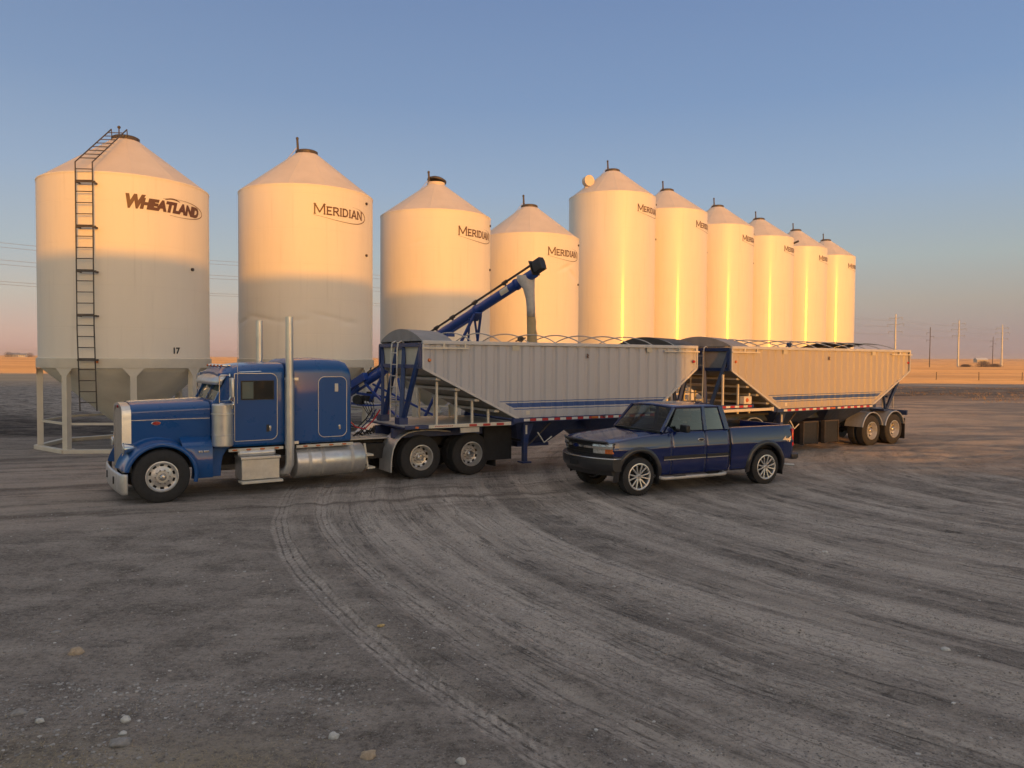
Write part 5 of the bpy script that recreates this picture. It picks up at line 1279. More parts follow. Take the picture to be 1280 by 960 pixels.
b = MB(); b.grid([[(.42 + .21 * v * v + (.95 + .09 * v * v - .42 - .21 * v * v) * f, v * (.88 - .13 * f), 1.315 + .49 * f + .04 * (1 - v * v) * f) for v in [j / 8 for j in range(-8, 9)]] for f in [i / 6 for i in range(7)]]); b.build('windscreen', M['glass'], pk)
def wpt(x, z, s_): return (x, s_ * (.878 - (z - 1.3) * .19), z)
for s_ in (-1, 1):
    b = MB(); b.add([wpt(.80, 1.31, s_), wpt(1.77, 1.31, s_), wpt(1.78, 1.79, s_), wpt(1.08, 1.79, s_)], [(0, 1, 2, 3)]); b.build('door_window', M['glass'], d1, smooth=False)
    b = MB(); b.add([wpt(1.85, 1.31, s_), wpt(2.40, 1.31, s_), wpt(2.28, 1.79, s_), wpt(1.84, 1.79, s_)], [(0, 1, 2, 3)]); b.build('rear_quarter_window', M['glass_tint'], d2, smooth=False)
b = MB(); b.add([(2.49, -.82, 1.33), (2.49, .82, 1.33), (2.34, .73, 1.79), (2.34, -.73, 1.79)], [(0, 1, 2, 3)]); b.build('rear_window', M['glass'], pk, smooth=False)
e = .004
for s_ in (-1, 1):
    b = MB()
    for L_ in (((.80, 1.31), (1.77, 1.31), (1.78, 1.79), (1.08, 1.79)), ((1.85, 1.31), (2.40, 1.31), (2.28, 1.79), (1.84, 1.79))):
        b.tube([tuple(Vector(wpt(x, z, s_)) + Vector((0, s_ * e, 0))) for x, z in L_], .011, 5, closed=True)
    b.build('window_seal', M['blackp'], pk)
# cabin inside
b = MB(); b.box(.70, 2.45, -.80, .80, .55, .62); b.box(.72, 1.0, -.80, .80, .95, 1.27); b.box(2.40, 2.46, -.80, .80, .6, 1.30); b.build('cabin_lining', M['interior'], pk)
for y in (-.40, .40):
    b = MB(); b.box(1.40, 1.85, y - .27, y + .27, .75, .95); b.prism([(1.80, .9), (1.92, .9), (2.02, 1.45), (1.92, 1.45)], 'y', y - .26, y + .26); b.box(1.93, 2.03, y - .13, y + .13, 1.47, 1.66); b.build('seat', M['interior'], pk, bevel=.03)
b = MB(); b.tube([(1.15 + .05 * math.cos(a), -.40 + .18 * math.sin(a), 1.22 + .17 * math.cos(a)) for a in [2 * PI * k / 20 for k in range(20)]], .014, 6, closed=True); b.cyl((.95, -.4, 1.12), (1.15, -.4, 1.22), .025, n=8); b.build('steering_wheel', M['blackp'], pk)
b = MB(); b.box(1.06, 1.08, -.11, .11, 1.68, 1.75); b.build('rear_view_mirror', M['blackp'], pk)
# bed inside
b = MB()
for s_ in (-1, 1): b.grid([[(x, s_ * ys(x, 1.33), 1.33) for x in (2.52, 3.5, 4.45)], [(x, s_ * (ys(x, 1.33) - .07), 1.337) for x in (2.52, 3.5, 4.45)]])
b.grid([[(2.52, -.85, 1.335), (2.52, .85, 1.335)], [(2.60, -.85, 1.335), (2.60, .85, 1.335)]]); b.build('bed_rail', M['navy'], pk)
b = MB()
for s_ in (-1, 1): b.grid([[(x, s_ * .80, 1.33) for x in (2.56, 4.42)], [(x, s_ * .80, .84) for x in (2.56, 4.42)]]); b.box(WB - .45, WB + .45, *sorted((s_ * .55, s_ * .80)), .84, 1.02)
b.box(2.56, 4.42, -.80, .80, .82, .84); b.box(2.56, 2.59, -.80, .80, .84, 1.33); b.build('bed_liner', M['blackp'], pk)
b = MB(); b.box(4.40, 4.455, -.78, .78, .66, 1.33); b.build('tailgate', M['navy'], pk, bevel=.01)
for s_ in (-1, 1):
    b = MB(); b.box(4.43, 4.475, *sorted((s_ * .80, s_ * .925)), .84, 1.25); b.build('tail_light', M['red'], pk, bevel=.015)
b = MB(); b.box(4.46, 4.64, -.90, .90, .52, .68); b.box(4.40, 4.62, -.95, -.86, .55, .66); b.box(4.40, 4.62, .86, .95, .55, .66); b.build('rear_bumper', M['charcoal'], pk, bevel=.02)
b = MB(); b.cyl((4.1, -.7, .42), (4.42, -1.0, .40), .03, n=12, caps=False); b.build('exhaust_tip', M['alu'], pk)
# flares, mouldings, running boards, flaps
for s_ in (-1, 1):
    for xc in (0, WB):
        b = MB(); rows = []
        for k in range(33):
            a = R(192 - 204 * k / 32); ca_, sa_ = math.cos(a), math.sin(a)
            def q(rr_, dy): x = xc + rr_ * ca_; z = .42 + rr_ * sa_ * (1.0); return (x, s_ * (ys(x, z) + dy), z)
            rows.append([q(.485, -.03), q(.49, .03), q(.505, .042), q(.55, .040), q(.585, .025), q(.60, .002)])
        b.grid(rows); b.build('wheel_arch_flare', M['charcoal'], pk, ang=45)
    b = MB()
    for xa, xb in ((.64, 1.79), (1.83, 2.45)): b.grid([[(x, s_ * (ys(x, z) + o_), z) for x in np.linspace(xa, xb, 8)] for z, o_ in ((.71, 0), (.715, .016), (.785, .016), (.79, 0))])
    sm = b.build('side_moulding', M['charcoal'], pk)
    b = MB()
    for xa, xb in ((.64, 1.79), (1.83, 2.43)): b.bar((xa, s_ * (ys(xa, .7) + .012), .712), (xb, s_ * (ys(xb, .7) + .012), .712), .012, .022)
    b.build('chrome_strip', M['chrome'], sm)
    b = MB(); b.tube([(.50, s_ * .80, .36), (.56, s_ * 1.0, .335), (.62, s_ * 1.03, .33), (2.22, s_ * 1.03, .33), (2.30, s_ * 1.0, .335), (2.36, s_ * .80, .36)], .038, 10); 
    sb = b.build('side_step', M['alu_dull'], pk)
    b = MB(); b.box(.85, 1.15, *sorted((s_ * .99, s_ * 1.06)), .362, .372); b.box(1.75, 2.05, *sorted((s_ * .99, s_ * 1.06)), .362, .372); b.build('step_pad', M['blackp'], sb)
    for xc in (0, WB): b = MB(); b.box(xc + .50, xc + .515, *sorted((s_ * .70, s_ * .96)), .20, .60); b.build('mud_flap', M['flap'], pk)
    # mirror
    b = MB(); yy = s_ * 1.10; b.box(1.02, 1.13, yy - .12, yy + .12, 1.30, 1.46); b.box(1.0, 1.06, *sorted((s_ * .86, s_ * 1.0)), 1.32, 1.37); b.build('door_mirror', M['blackp'], pk, bevel=.025)
    # handle
    b = MB(); b.lathe([(0, -.01), (.9, -.01), (1, 0)], 20, 'y'); b.v = [(1.66 + x * .095, s_ * (ys(1.66, 1.1) + .002) + (y if s_ < 0 else -y), 1.105 + z * .042) for x, y, z in b.v]; dh = b.build('door_handle', M['chrome'], d1)
    b = MB(); y0 = s_ * (ys(1.66, 1.1) + .012); b.prism([(1.66 + x, 1.105 + z) for x, z in ((-.06, -.012), (-.05, .012), (-.02, .012), (-.02, .022), (.02, .022), (.02, .012), (.06, .012), (.05, -.012), (.02, -.012), (.02, -.022), (-.02, -.022), (-.02, -.012))], 'y', y0, y0 + s_ * .006); b.build('handle_inlay', M['blackp'], dh, smooth=False)
    # 4x4 decal
    vs, fs = text_mesh('4x4', .165, .25, .008, 1.0)
    w_ = max(a for a, _ in vs)
    vs2 = [(a if s_ < 0 else w_ - a, c) for a, c in vs]
    o = MB(); o.add([((4.09 + a) if s_ < 0 else 4.09 + (w_ - (w_ - a)) , s_ * (ys(4.2, 1.0) + .004), .955 + c) for a, c in (vs if s_ < 0 else [(w_ - a, c) for a, c in vs])], fs); o.build('four_by_four_decal', M['steel_white'], bedo, smooth=False)
b = MB(); b.box(-.3, 4.3, -.45, -.38, .42, .52); b.box(-.3, 4.3, .38, .45, .42, .52); b.cyl((0, -.8, .40), (0, .8, .40), .045, n=10); b.cyl((WB, -.8, .40), (WB, .8, .40), .05, n=10); b.ell((WB, 0, .4), (.17, .17, .17)); b.box(-.4, 2.4, -.5, .5, .46, .60)
for xc in (0, WB): 
    for s_ in (-1, 1): b.box(xc - .52, xc + .52, *sorted((s_ * .60, s_ * .62)), .5, 1.0)
    b.box(xc - .52, xc + .52, -.62, .62, .96, 1.0)
b.build('underbody', M['chassis'], pk)
def alloy(parent, loc, flip):
    r, rim = .40, .275
    b = MB(); b.lathe([(rim + .01, .012), (rim + .012, -.012), (rim - .012, -.016), (rim - .028, .0), (rim - .035, .12), (rim - .03, .2)], 48, 'y')
    b.lathe([(0, .012), (.045, .012), (.06, .03), (.07, .06), (0, .06)], 24, 'y')
    for k in range(6):
        for d in (-13, 13):
            a0 = R(60 * k + d * .55); a1 = R(60 * k + d * 1.05)
            b.bar((math.cos(a0) * .05, .028, math.sin(a0) * .05), (math.cos(a1) * (rim - .015), .004, math.sin(a1) * (rim - .015)), .030, .028, up=(0, 1, 0))
    ob = b.build('wheel', M['alloy'], parent, ang=35, bevel=.004)
    tyre_mesh(r, .27, rim, 0, 44).build('tyre', M['rubber'], ob)
    b = MB(); b.lathe([(rim - .04, .13), (0, .13)], 32, 'y'); b.lathe([(.17, .10), (.17, .13), (.08, .10), (0, .10)], 28, 'y'); b.build('brake_disc', M['chassis'], ob)
    b = MB(); b.lathe([(0, -.002), (.03, 0), (.036, .012)], 16, 'y'); b.build('hub_cap', M['chrome'], ob)
    ob.location = loc
    if flip: ob.rotation_euler = (0, 0, PI)
M['alloy'] = mat('grey_alloy_wheel', (.62, .62, .62), .3, .7, .06, 4, dirt=.1, dz=(-.3, .4))
for xc in (0, WB):
    alloy(pk, (xc, -.955, .395), False); alloy(pk, (xc, .955, .395), True)
# ------------------------------------------------------------------ auger
BX, BY = P0[0] + DIR[0] * TS[1], P0[1] + DIR[1] * TS[1]
au = empty('grain_auger', (BX, BY, 0), 0, label='long blue grain auger reaching from under the dented bin over the grey trailer', cat='grain auger')
A0 = Vector((-.25, .15, .28)); A1 = Vector((.72 - BX, 20.5 - BY, 5.22)); AD = (A1 - A0).normalized(); AL = (A1 - A0).length
AR = AD.cross(Vector((0, 0, 1))).normalized(); AU = AR.cross(AD).normalized()
def ap(f, r_=0, u_=0): return tuple(A0 + AD * (AL * f) + AR * r_ + AU * u_)
b = MB(); b.cyl(ap(.02), ap(.985), .135, n=24)
for f in (.22, .42, .62, .80, .93): b.cyl(ap(f - .002), ap(f + .002), .16, n=24)
b.build('tube', M['auger_blue'], au)
b = MB(); b.cyl(ap(.10, 0, .25), ap(.985, 0, .25), .032, n=10)
for f in (.2, .37, .53, .60, .66, .72, .80, .90): b.cyl(ap(f - .006, 0, .25), ap(f + .006, 0, .25), .055, n=12); b.bar(ap(f, 0, .12), ap(f, 0, .26), .04)
b.build('drive_shaft', M['darksteel'], au)
b = MB(); b.bar(ap(.10, .0, .17), ap(.62, 0, .17), .08, .06); b.build('cable_channel', M['auger_blue'], au)
b = MB(); c = Vector(ap(1.0, 0, .12))
vs = []
for k, e in enumerate((-.15, .15)):
    for r_, u_ in ((-.11, -.17), (.11, -.17), (.12, .08), (.08, .17), (-.08, .17), (-.12, .08)): vs.append(tuple(c + AD * e * (1 if u_ > -.2 else .7) + AR * r_ + AU * u_))
b.add(vs, [tuple(range(6)), tuple(range(6, 12))[::-1]] + [(i, (i + 1) % 6, 6 + (i + 1) % 6, 6 + i) for i in range(6)]); b.bar(tuple(c - AD * .18 - AU * .20), tuple(c - AD * .18 + AU * .21), .30, .03, up=tuple(AD)); b.build('gearbox_cover', M['blackp'], au, bevel=.03)
# spout boot and the falling grain
b = MB(); top = Vector(ap(.97, 0, 0)); rows = []
for dz_, hx, hy, sx_ in ((.02, .32, .17, -.14), (-.12, .31, .18, -.12), (-.35, .20, .17, -.02), (-.62, .155, .155, .02), (-.85, .15, .15, .04), (-1.10, .145, .145, .055)):
    rows.append([tuple(top + Vector((.77 * sx_ + math.cos(a) * hx * (.78 + .04 * math.sin(3 * a + dz_ * 6)), -.6 * sx_ + math.sin(a) * hy, dz_ + .03 * math.sin(a * 2) * (dz_ < -1.2)))) for a in [2 * PI * k / 20 for k in range(21)]])
b.grid(rows); b.build('spout_sleeve', M['spoutgrey'], au, solid=.01, ang=60)
b = MB(); g0 = top + Vector((.045, -.035, -1.02)); rg = random.Random(4); pts = []; rs = []
for k in range(16): pts.append(g0 + Vector((.004 * k + rg.uniform(-.006, .006), rg.uniform(-.006, .006), -.105 * k))); rs.append(.115 + .003 * k + rg.uniform(-.008, .008))
b.tube(pts, rs, 16)
gs = b.build('falling_grain', M['grain'], au)
b = MB()
for k in range(700):
    t_ = rg.random(); c_ = g0 + Vector((.064 * t_, 0, -1.6 * t_)); a = rg.uniform(0, 2 * PI); r_ = (.12 + .05 * t_) * (1 + rg.gauss(0, .12)); s_ = .006; p = c_ + Vector((math.cos(a) * r_, math.sin(a) * r_, 0))
    b.add([tuple(p + Vector((s_, 0, 0))), tuple(p + Vector((-s_, s_, 0))), tuple(p + Vector((0, -s_, 0))), tuple(p + Vector((0, 0, s_ * 2)))], [(0, 1, 2), (0, 1, 3), (1, 2, 3), (0, 2, 3)])
o_ = b.build('grain_spray', M['grain'], gs, smooth=False, merge=False); o_['kind'] = 'stuff'
# inlet hopper on the ground under the bin
b = MB(); t0 = [(-.75, -.45, .42), (.35, -.45, .42), (.35, .5, .42), (-.75, .5, .42)]; t1 = [(-.5, -.12, .1), (.1, -.12, .1), (.1, .2, .1), (-.5, .2, .1)]
b.add(t0 + t1, [(0, 1, 5, 4), (1, 2, 6, 5), (2, 3, 7, 6), (3, 0, 4, 7), (4, 5, 6, 7)]); b.build('inlet_hopper', M['auger_blue'], au, solid=.01)
# undercarriage
b = MB()
axc = Vector((-2.3 - BX, 25.1 - BY, .38)); wa = AR
for r_ in (-1, 1):
    w0 = axc + AR * (1.05 * r_); b.bar(ap(.80, .12 * r_, -.12), tuple(w0), .07, .07); b.bar(ap(.36, .14 * r_, -.12), tuple(w0), .07, .07)
    b.bar(ap(.78, .10 * r_, -.14), tuple(Vector((-1.15 - BX, 24.0 - BY, 1.8)) + AR * .4 * r_), .06, .06)
b.bar(tuple(axc - AR * 1.15), tuple(axc + AR * 1.15), .09, .09); b.bar(ap(.62, 0, -.14), tuple(Vector(ap(.80, 0, -.16))), .08, .05)
b.bar(ap(.775, -.14, -.17), ap(.815, .14, -.17), .2, .04); b.bar(ap(.70, -.12, -.2), ap(.70, .12, -.2), .12, .12)
b.build('undercarriage', M['auger_blue'], au, bevel=.006)
for r_ in (-1, 1):
    b = tyre_mesh(.36, .2, .2, -.1); b.lathe([(.2, -.09), (.19, 0), (.08, .02), (0, .02)], 24, 'y'); ob = b.build('wheel', M['rubber'], au); ob.location = tuple(axc + AR * (1.2 * r_) + Vector((0, 0, -.02))); ob.rotation_euler = (0, 0, math.atan2(AR.y, AR.x) - PI / 2)
# mover frame with engine beside the lower tube (seen between the truck and the trailer)
e0 = Vector(ap(.30, -.1, -.35))
b = MB()
b.bar(ap(.22, 0, -.15), ap(.34, 0, -.75), .09, .09); b.bar(ap(.42, 0, -.15), ap(.34, 0, -.75), .09, .09); b.bar(ap(.30, 0, -.16), ap(.48, 0, -1.25), .08, .08); b.bar(ap(.48, 0, -.16), ap(.48, .0, -1.3), .07, .07)
b.bar(ap(.34, -.3, -.78), ap(.34, .3, -.78), .6, .05); b.box(*sorted((e0.x - .16, e0.x + .24)), e0.y - .2, e0.y + .2, e0.z + .42, e0.z + .62)
b.bar(ap(.27, .16, .12), ap(.37, .16, .12), .18, .26)
b.build('engine_mount', M['auger_blue'], au, bevel=.01)
ec = Vector(ap(.335, 0, -.55))
b = MB(); b.box(ec.x - .22, ec.x + .22, ec.y - .2, ec.y + .2, ec.z - .2, ec.z + .12); b.cyl((ec.x - .26, ec.y - .21, ec.z), (ec.x - .26, ec.y - .34, ec.z), .16, n=20); b.cyl((ec.x + .1, ec.y, ec.z + .12), (ec.x + .1, ec.y, ec.z + .26), .11, n=16)
for k in range(5): b.tube([(ec.x - .2 + .08 * k, ec.y - .2, ec.z + .1), (ec.x - .1 + .1 * k, ec.y - .36, ec.z - .15), (ec.x + .1 + .06 * k, ec.y - .25, ec.z - .5 - .05 * k)], .014, 6)
en = b.build('engine', M['chassis'], au, bevel=.01)
b = MB(); b.cyl((ec.x - .02, ec.y - .26, ec.z - .1), (ec.x + .3, ec.y - .26, ec.z - .16), .06, n=14); b.build('muffler', M['alu_dull'], en)
b = MB(); b.box(ec.x + .52, ec.x + .78, ec.y - .2, ec.y + .1, .72, 1.12); b.build('fuel_can', M['badge_red'], au, bevel=.03)
for k, (f, r_) in enumerate(((.34, .1), (.56, .1), (.90, .1))):
    b = MB(); q_ = [Vector(ap(f + s * .022, .0, u)) - Vector((0, 0, 0)) for s, u in ((-1, -.03), (1, -.03), (1, .10), (-1, .10))]
    b = MB(); rows = []
    for i in range(9):
        a = R(30 - 9 * i); rows.append([ap(f - .012, math.cos(a) * .138, math.sin(a) * .138), ap(f + .012, math.cos(a) * .138, math.sin(a) * .138)])
    b.grid(rows); b.build('decal', M['steel_white'], au)

# ------------------------------------------------------------------ power line towers
def tower(x, y, h, label, wood=False):
    rt_ = empty('power_pole' if wood else 'transmission_tower', (x, y, 0), R(41), label=label, cat='utility pole' if wood else 'pylon', group='dark wooden power poles' if wood else 'pale steel transmission towers')
    b = MB(); b.cyl((0, 0, -.3), (0, 0, h), .22 if wood else .62, .14 if wood else .26, 12); b.build('pole', M['pole_wood'] if wood else M['pole_steel'], rt_)
    arms = ((h * .68, 1.6, 1), (h * .77, 1.6, -1), (h * .86, 1.6, 1)) if wood else ((h * .66, 3.2, 0), (h * .80, 3.8, 0), (h * .94 - .6, 3.2, 0))
    for z, w_, sd in arms:
        b = MB()
        ys_ = (-1, 1) if sd == 0 else (sd,)
        for s_ in ys_: b.bar((0, 0, z), (0, s_ * w_, z + (.35 if not wood else .1)), .2 if not wood else .12, .24 if not wood else .12)
        ar = b.build('cross_arm', M['pole_steel'] if not wood else M['pole_wood'], rt_)
        b = MB()
        for s_ in ys_: b.cyl((0, s_ * (w_ - .1), z + .25), (0, s_ * (w_ - .1), z - .9), .09, n=8)
        b.build('insulator', M['wire'], ar)
    return rt_
TC0 = (184., 370.); td = (-.755, -.655)
tpos = [(299, 470), (244, 421), (184, 370)] + [(184 + td[0] * k * 77, 370 + td[1] * k * 77) for k in (1, 2, 3, 4, 5)]
tl = ['pale steel tower farthest right, beside a dark wooden pole', 'pale steel tower in the middle of the three beyond the rear trailer', 'pale steel tower rising just behind the tail of the rear trailer',
      'steel tower hidden behind the seventh to ninth bins', 'steel tower hidden behind the narrow sunlit bins', 'steel tower hidden behind the bin at the auger spout', 'steel tower hidden behind the dented bin', 'steel tower out of frame to the left of the ladder bin']
for (x, y), l_ in zip(tpos, tl): tower(x, y, 25.5, l_)
tower(191, 352, 18.5, 'dark wooden pole standing between the two left steel towers', True)
tower(281, 450, 17.5, 'dark wooden pole near the leafless bush, beside the farthest steel tower', True)
rot = R(41)
for i, (z, w_) in enumerate(((25.5 * .66, 3.2), (25.5 * .80, 3.8), (25.5 * .94 - .6, 3.2))):
    for s_ in (-1, 1):
        b = MB(); off = Vector((-math.sin(rot), math.cos(rot))) * s_ * (w_ - .1)
        for (p_, q_) in zip(tpos, tpos[1:]):
            pts = []
            for k in range(9):
                f = k / 8; pts.append((p_[0] + (q_[0] - p_[0]) * f + off.x, p_[1] + (q_[1] - p_[1]) * f + off.y, z - .85 - 3.2 * f * (1 - f)))
            b.tube(pts, .028, 4)
        lv = ('lowest', 'middle', 'topmost')[i]; sd = 'nearer' if s_ < 0 else 'farther'
        tag(b.build('power_line', M['wire'], None), f'thin power line, {lv} level, on the {sd} side of the steel towers', 'power line', 'power lines strung between the steel towers')
# ------------------------------------------------------------------ fence at the far edge of the yard
for k in range(-6, 22):
    x, y = 61.8 + 6.05 * k, 112 - .3 * k
    if k < -4: continue
    if k > 6: break
    rk = random.Random(k); b = MB(); b.cyl((0, 0, -.2), (rk.uniform(-.04, .04), 0, 1.3 + rk.uniform(-.08, .08)), .06, .05, 8); o = b.build('fence_post', M['pole_wood'])
    o.location = (x, y, 0)
    txt = {0: 'wooden fence post nearest the tail of the rear trailer', 1: 'middle wooden fence post of the three seen right of the rear trailer', 2: 'wooden fence post nearest the right edge of the photo'}.get(k, f'wooden fence post {"behind the trailers" if k < 0 else "past the right edge"}, span {abs(k)}')
    tag(o, txt, 'fence post', 'fence posts along the tan field')
for j, z in enumerate((.45, .8, 1.15)):
    b = MB(); b.tube([(61.8 + 6.05 * k, 112 - .3 * k - .09, z) for k in range(-4, 7)], .010, 4); tag(b.build('fence_wire', M['wire'], None), ('lowest', 'middle', 'top')[j] + ' strand of thin wire along the fence posts', 'fence wire', 'fence wires')
# ------------------------------------------------------------------ far farm buildings and brush
def house(x, y, z, w, d, h, label, wall, roof, rz=0):
    rt_ = empty('farm_building', (x, y, z), rz, label=label, cat='farm building')
    b = MB(); b.box(-w / 2, w / 2, -d / 2, d / 2, -2, h); b.prism([(-d / 2, h), (d / 2, h), (0, h + d * .28)], 'x', -w / 2 + .02, w / 2 - .02); b.build('wall', wall, rt_, smooth=False)
    b = MB()
    for s_ in (-1, 1): b.add([(-w / 2 - .3, s_ * (d / 2 + .4), h - .15), (w / 2 + .3, s_ * (d / 2 + .4), h - .15), (w / 2 + .3, 0, h + d * .28 + .1), (-w / 2 - .3, 0, h + d * .28 + .1)], [(0, 1, 2, 3)])
    b.build('roof', roof, rt_, smooth=False, solid=.15)
    b = MB()
    for k in range(3): b.box(-w / 2 + w * (.2 + .28 * k), -w / 2 + w * (.2 + .28 * k) + 1.1, -d / 2 - .03, -d / 2, 1.0, 2.2)
    b.build('window', M['glass_dark'], rt_)
def hz_(x, y): return gz(x, y)
house(609, 1000, hz_(609, 1000) + 1.5, 14, 8, 2.6, 'small white roofed building on the rise at the right horizon', M['farwall'], M['doorwhite'])
house(-642, 1010, 0, 9, 7, 3, 'tiny far building with a pale wall on the left horizon', M['doorwhite'], M['shedroof'])
house(-668, 1030, 0, 16, 8, 3.5, 'tiny far barn at the left edge of the horizon', M['farwall'], M['shedroof'])
def brush(x, y, w, h, label, seed, name='bush'):
    rg = random.Random(seed); b = MB()
    rt_ = empty(name, (x, y, hz_(x, y)), 0, label=label, cat='bush' if name == 'bush' else 'tree')
    for k in range(90):
        px_ = rg.gauss(0, w * .22); py_ = rg.uniform(-1.5, 1.5); hh = h * (1 - (px_ / (w * .6)) ** 2) * rg.uniform(.5, 1)
        if hh < .2: continue
        p = Vector((px_ * .7, py_, -.1)); pts = [tuple(p)]
        for s in range(3): p = p + Vector((rg.uniform(-.4, .5) * h * .12 + px_ * .1, rg.uniform(-.3, .3), hh / 3)); pts.append(tuple(p))
        b.tube(pts, [.06, .04, .03, .015], 4)
    b.build('branches', M['brush'], rt_)
    b = MB()
    for k in range(2600):
        u = rg.gauss(0, w * .2); hh = h * max(.1, 1 - (u / (w * .62)) ** 2); z = hh * rg.random() ** .7; c = Vector((u, rg.uniform(-1.8, 1.8), z)); d = Vector((rg.uniform(-1, 1), rg.uniform(-1, 1), rg.uniform(0, 1.5))).normalized() * rg.uniform(.25, .5); n_ = d.cross(Vector((0, 1, .3))).normalized() * .03
        b.add([tuple(c - n_), tuple(c + n_), tuple(c + d)], [(0, 1, 2)])
    b.build('twigs', M['brush'], rt_, merge=False, smooth=False)
brush(244, 398, 9, 3.2, 'round leafless bush on the tan field by the far wooden pole', 1)
brush(251, 400, 8, 1.7, 'low leafless scrub right of the round bush', 2)
brush(236, 400, 6, 1.4, 'small low leafless scrub left of the round bush', 3)
for k, (x, y, w, h_) in enumerate(((-655, 1000, 18, 7), (-630, 1005, 14, 6), (-606, 1010, 22, 5))):
    brush(x, y, w, h_, ('far shelterbelt clump at the left edge of the horizon', 'far shelterbelt clump between the tiny farm buildings', 'low far shelterbelt clump right of the tiny farm on the left horizon')[k], 10 + k, 'tree_clump')
# ------------------------------------------------------------------ stones
def rockmesh(s, rg, n=2):
    bm = bmesh.new(); bmesh.ops.create_icosphere(bm, subdivisions=n, radius=1)
    off = Vector((rg.uniform(0, 50), rg.uniform(0, 50), 0))
    for v in bm.verts:
        k = 1 + .45 * vn(v.co.x * 1.6 + off.x, v.co.y * 1.6 + v.co.z * 1.3 + off.y) + .15 * vn(v.co.x * 4 + off.y, v.co.z * 4 + off.x); v.co = Vector((v.co.x * s[0], v.co.y * s[1], v.co.z * s[2])) * k
    vs = [tuple(v.co) for v in bm.verts]; fs = [tuple(v.index for v in f.verts) for f in bm.faces]; bm.free(); return vs, fs
def gpt(px_, py_):
    """world position of a stone seen in the photo, standing on the yard"""
    P_, R_ = R(1.90), R(.41); f = Vector((0, math.cos(P_), -math.sin(P_))); u0 = Vector((0, math.sin(P_), math.cos(P_))); r0 = Vector((1, 0, 0))
    rt_ = math.cos(R_) * r0 + math.sin(R_) * u0; up_ = -math.sin(R_) * r0 + math.cos(R_) * u0; d = f * 961 + rt_ * (px_ - 640) - up_ * (py_ - 480); t_ = -2.85 / d.z; return d.x * t_, d.y * t_
M['stone_tan'] = mat('tan_stone', (.42, .32, .22), .85, 0, .25, 20, bump=.01, bscale=40)
M['stone_grey'] = mat('pale_grey_stone', (.52, .50, .46), .85, 0, .25, 20, bump=.01, bscale=40)
M['stone_dark'] = mat('dark_grey_stone', (.28, .26, .24), .85, 0, .25, 20, bump=.01, bscale=40)
M['clod'] = mat('straw_clod', (.55, .38, .16), .9, 0, .35, 40, bump=.02, bscale=60)
for px_, py_, w, h_, m, l_ in ((96, 816, 17, 9, 'stone_tan', 'rounded tan stone lying alone on the gravel at lower left'), (417, 922, 15, 10, 'stone_grey', 'pale grey angular stone near the bottom edge, left of a tan one'), (461, 945, 20, 12, 'stone_tan', 'smooth brownish stone at the bottom edge beside the pale angular one'),
                              (157, 902, 11, 7, 'stone_grey', 'small pale stone in the gravel at lower left'), (154, 918, 9, 5, 'stone_grey', 'small flat pale stone just below another at lower left'), (476, 785, 10, 3, 'clod', 'little yellow straw clod lying on a tyre track'),
                              (24, 893, 17, 9, 'stone_dark', 'half buried grey stone near the left edge'), (50, 903, 9, 6, 'stone_grey', 'small whitish stone by the half buried grey one'), (70, 790, 9, 4, 'stone_dark', 'flat grey stone above and left of the lone tan stone'),
                              (150, 932, 24, 10, 'stone_dark', 'wide low brown stone at the edge of the weedy patch'), (577, 955, 14, 9, 'stone_grey', 'grey stone cut by the bottom edge of the photo'), (1031, 690, 8, 3, 'stone_grey', 'light stone on the right side tracks'), (1182, 813, 10, 4, 'stone_grey', 'flat pale stone on the lower right tracks'), (822, 814, 9, 5, 'stone_dark', 'small dark stone in the middle of the right tracks')):
    x, y = gpt(px_, py_); dd = math.hypot(x, y); s = dd / 961 / 2 * 1.02
    rg = random.Random(int(px_)); vs, fs = rockmesh((w * s, w * s * .8, h_ * s * 1.1), rg, 3); b = MB(); b.add(vs, fs); o = b.build('straw_clod' if m == 'clod' else 'stone', M[m], ang=60); o.location = (x, y, gz(x, y) + h_ * s * .22); o.rotation_euler = (0, 0, rg.uniform(0, 1)); tag(o, l_, 'clod' if m == 'clod' else 'stone', 'loose stones on the yard')
# loose gravel, uncountable
rg = random.Random(99); nr = np.random.RandomState(5)
def gravel(name, n, region, smin, smax, m, seed, bias=1.):
    r = random.Random(seed); base = []
    for k in range(6): base.append(rockmesh((1, .8, .55), r, 1))
    V = []; F_ = []; o = 0
    xs_, ys__ = [], []
    for k in range(n):
        x0, x1, y0, y1 = region; f = r.random() ** bias; y = y0 + (y1 - y0) * f; hw_ = y * .72 + .5; x = r.uniform(max(x0, -hw_), min(x1, hw_)); xs_.append(x); ys__.append(y)
    hs = ground_h(np.array(xs_), np.array(ys__))
    dens = vnoise(np.array(xs_) * .9, np.array(ys__) * .9, 21) + .6 * vnoise(np.array(xs_) * 3, np.array(ys__) * 3, 22)
    for k in range(n):
        if dens[k] < r.uniform(-.5, .35): continue
        vs, fs = base[k % 6]; s = smin + (smax - smin) * r.random() ** 3.5; a = r.uniform(0, 6.3); ca_, sa_ = math.cos(a) * s, math.sin(a) * s
        V += [(xs_[k] + x * ca_ - y * sa_, ys__[k] + x * sa_ + y * ca_, hs[k] + z * s + s * .08) for x, y, z in vs]; F_ += [(i + o, j + o, l + o) for i, j, l in fs]; o += len(vs)
    me = bpy.data.meshes.new(name); me.from_pydata(V, [], F_); me.materials.append(m); ob = bpy.data.objects.new(name, me); COL.objects.link(ob); tag(ob, kind='stuff'); return ob
def gmat(name, a, b_):
    t = NT(name); P_ = t.tc.outputs['Object']; c = t.mix(t.ramp(t.noise(P_, 11, 2, .8), .3, .7), a, b_); t.set(Base_Color=c, Roughness=.9); return t.m
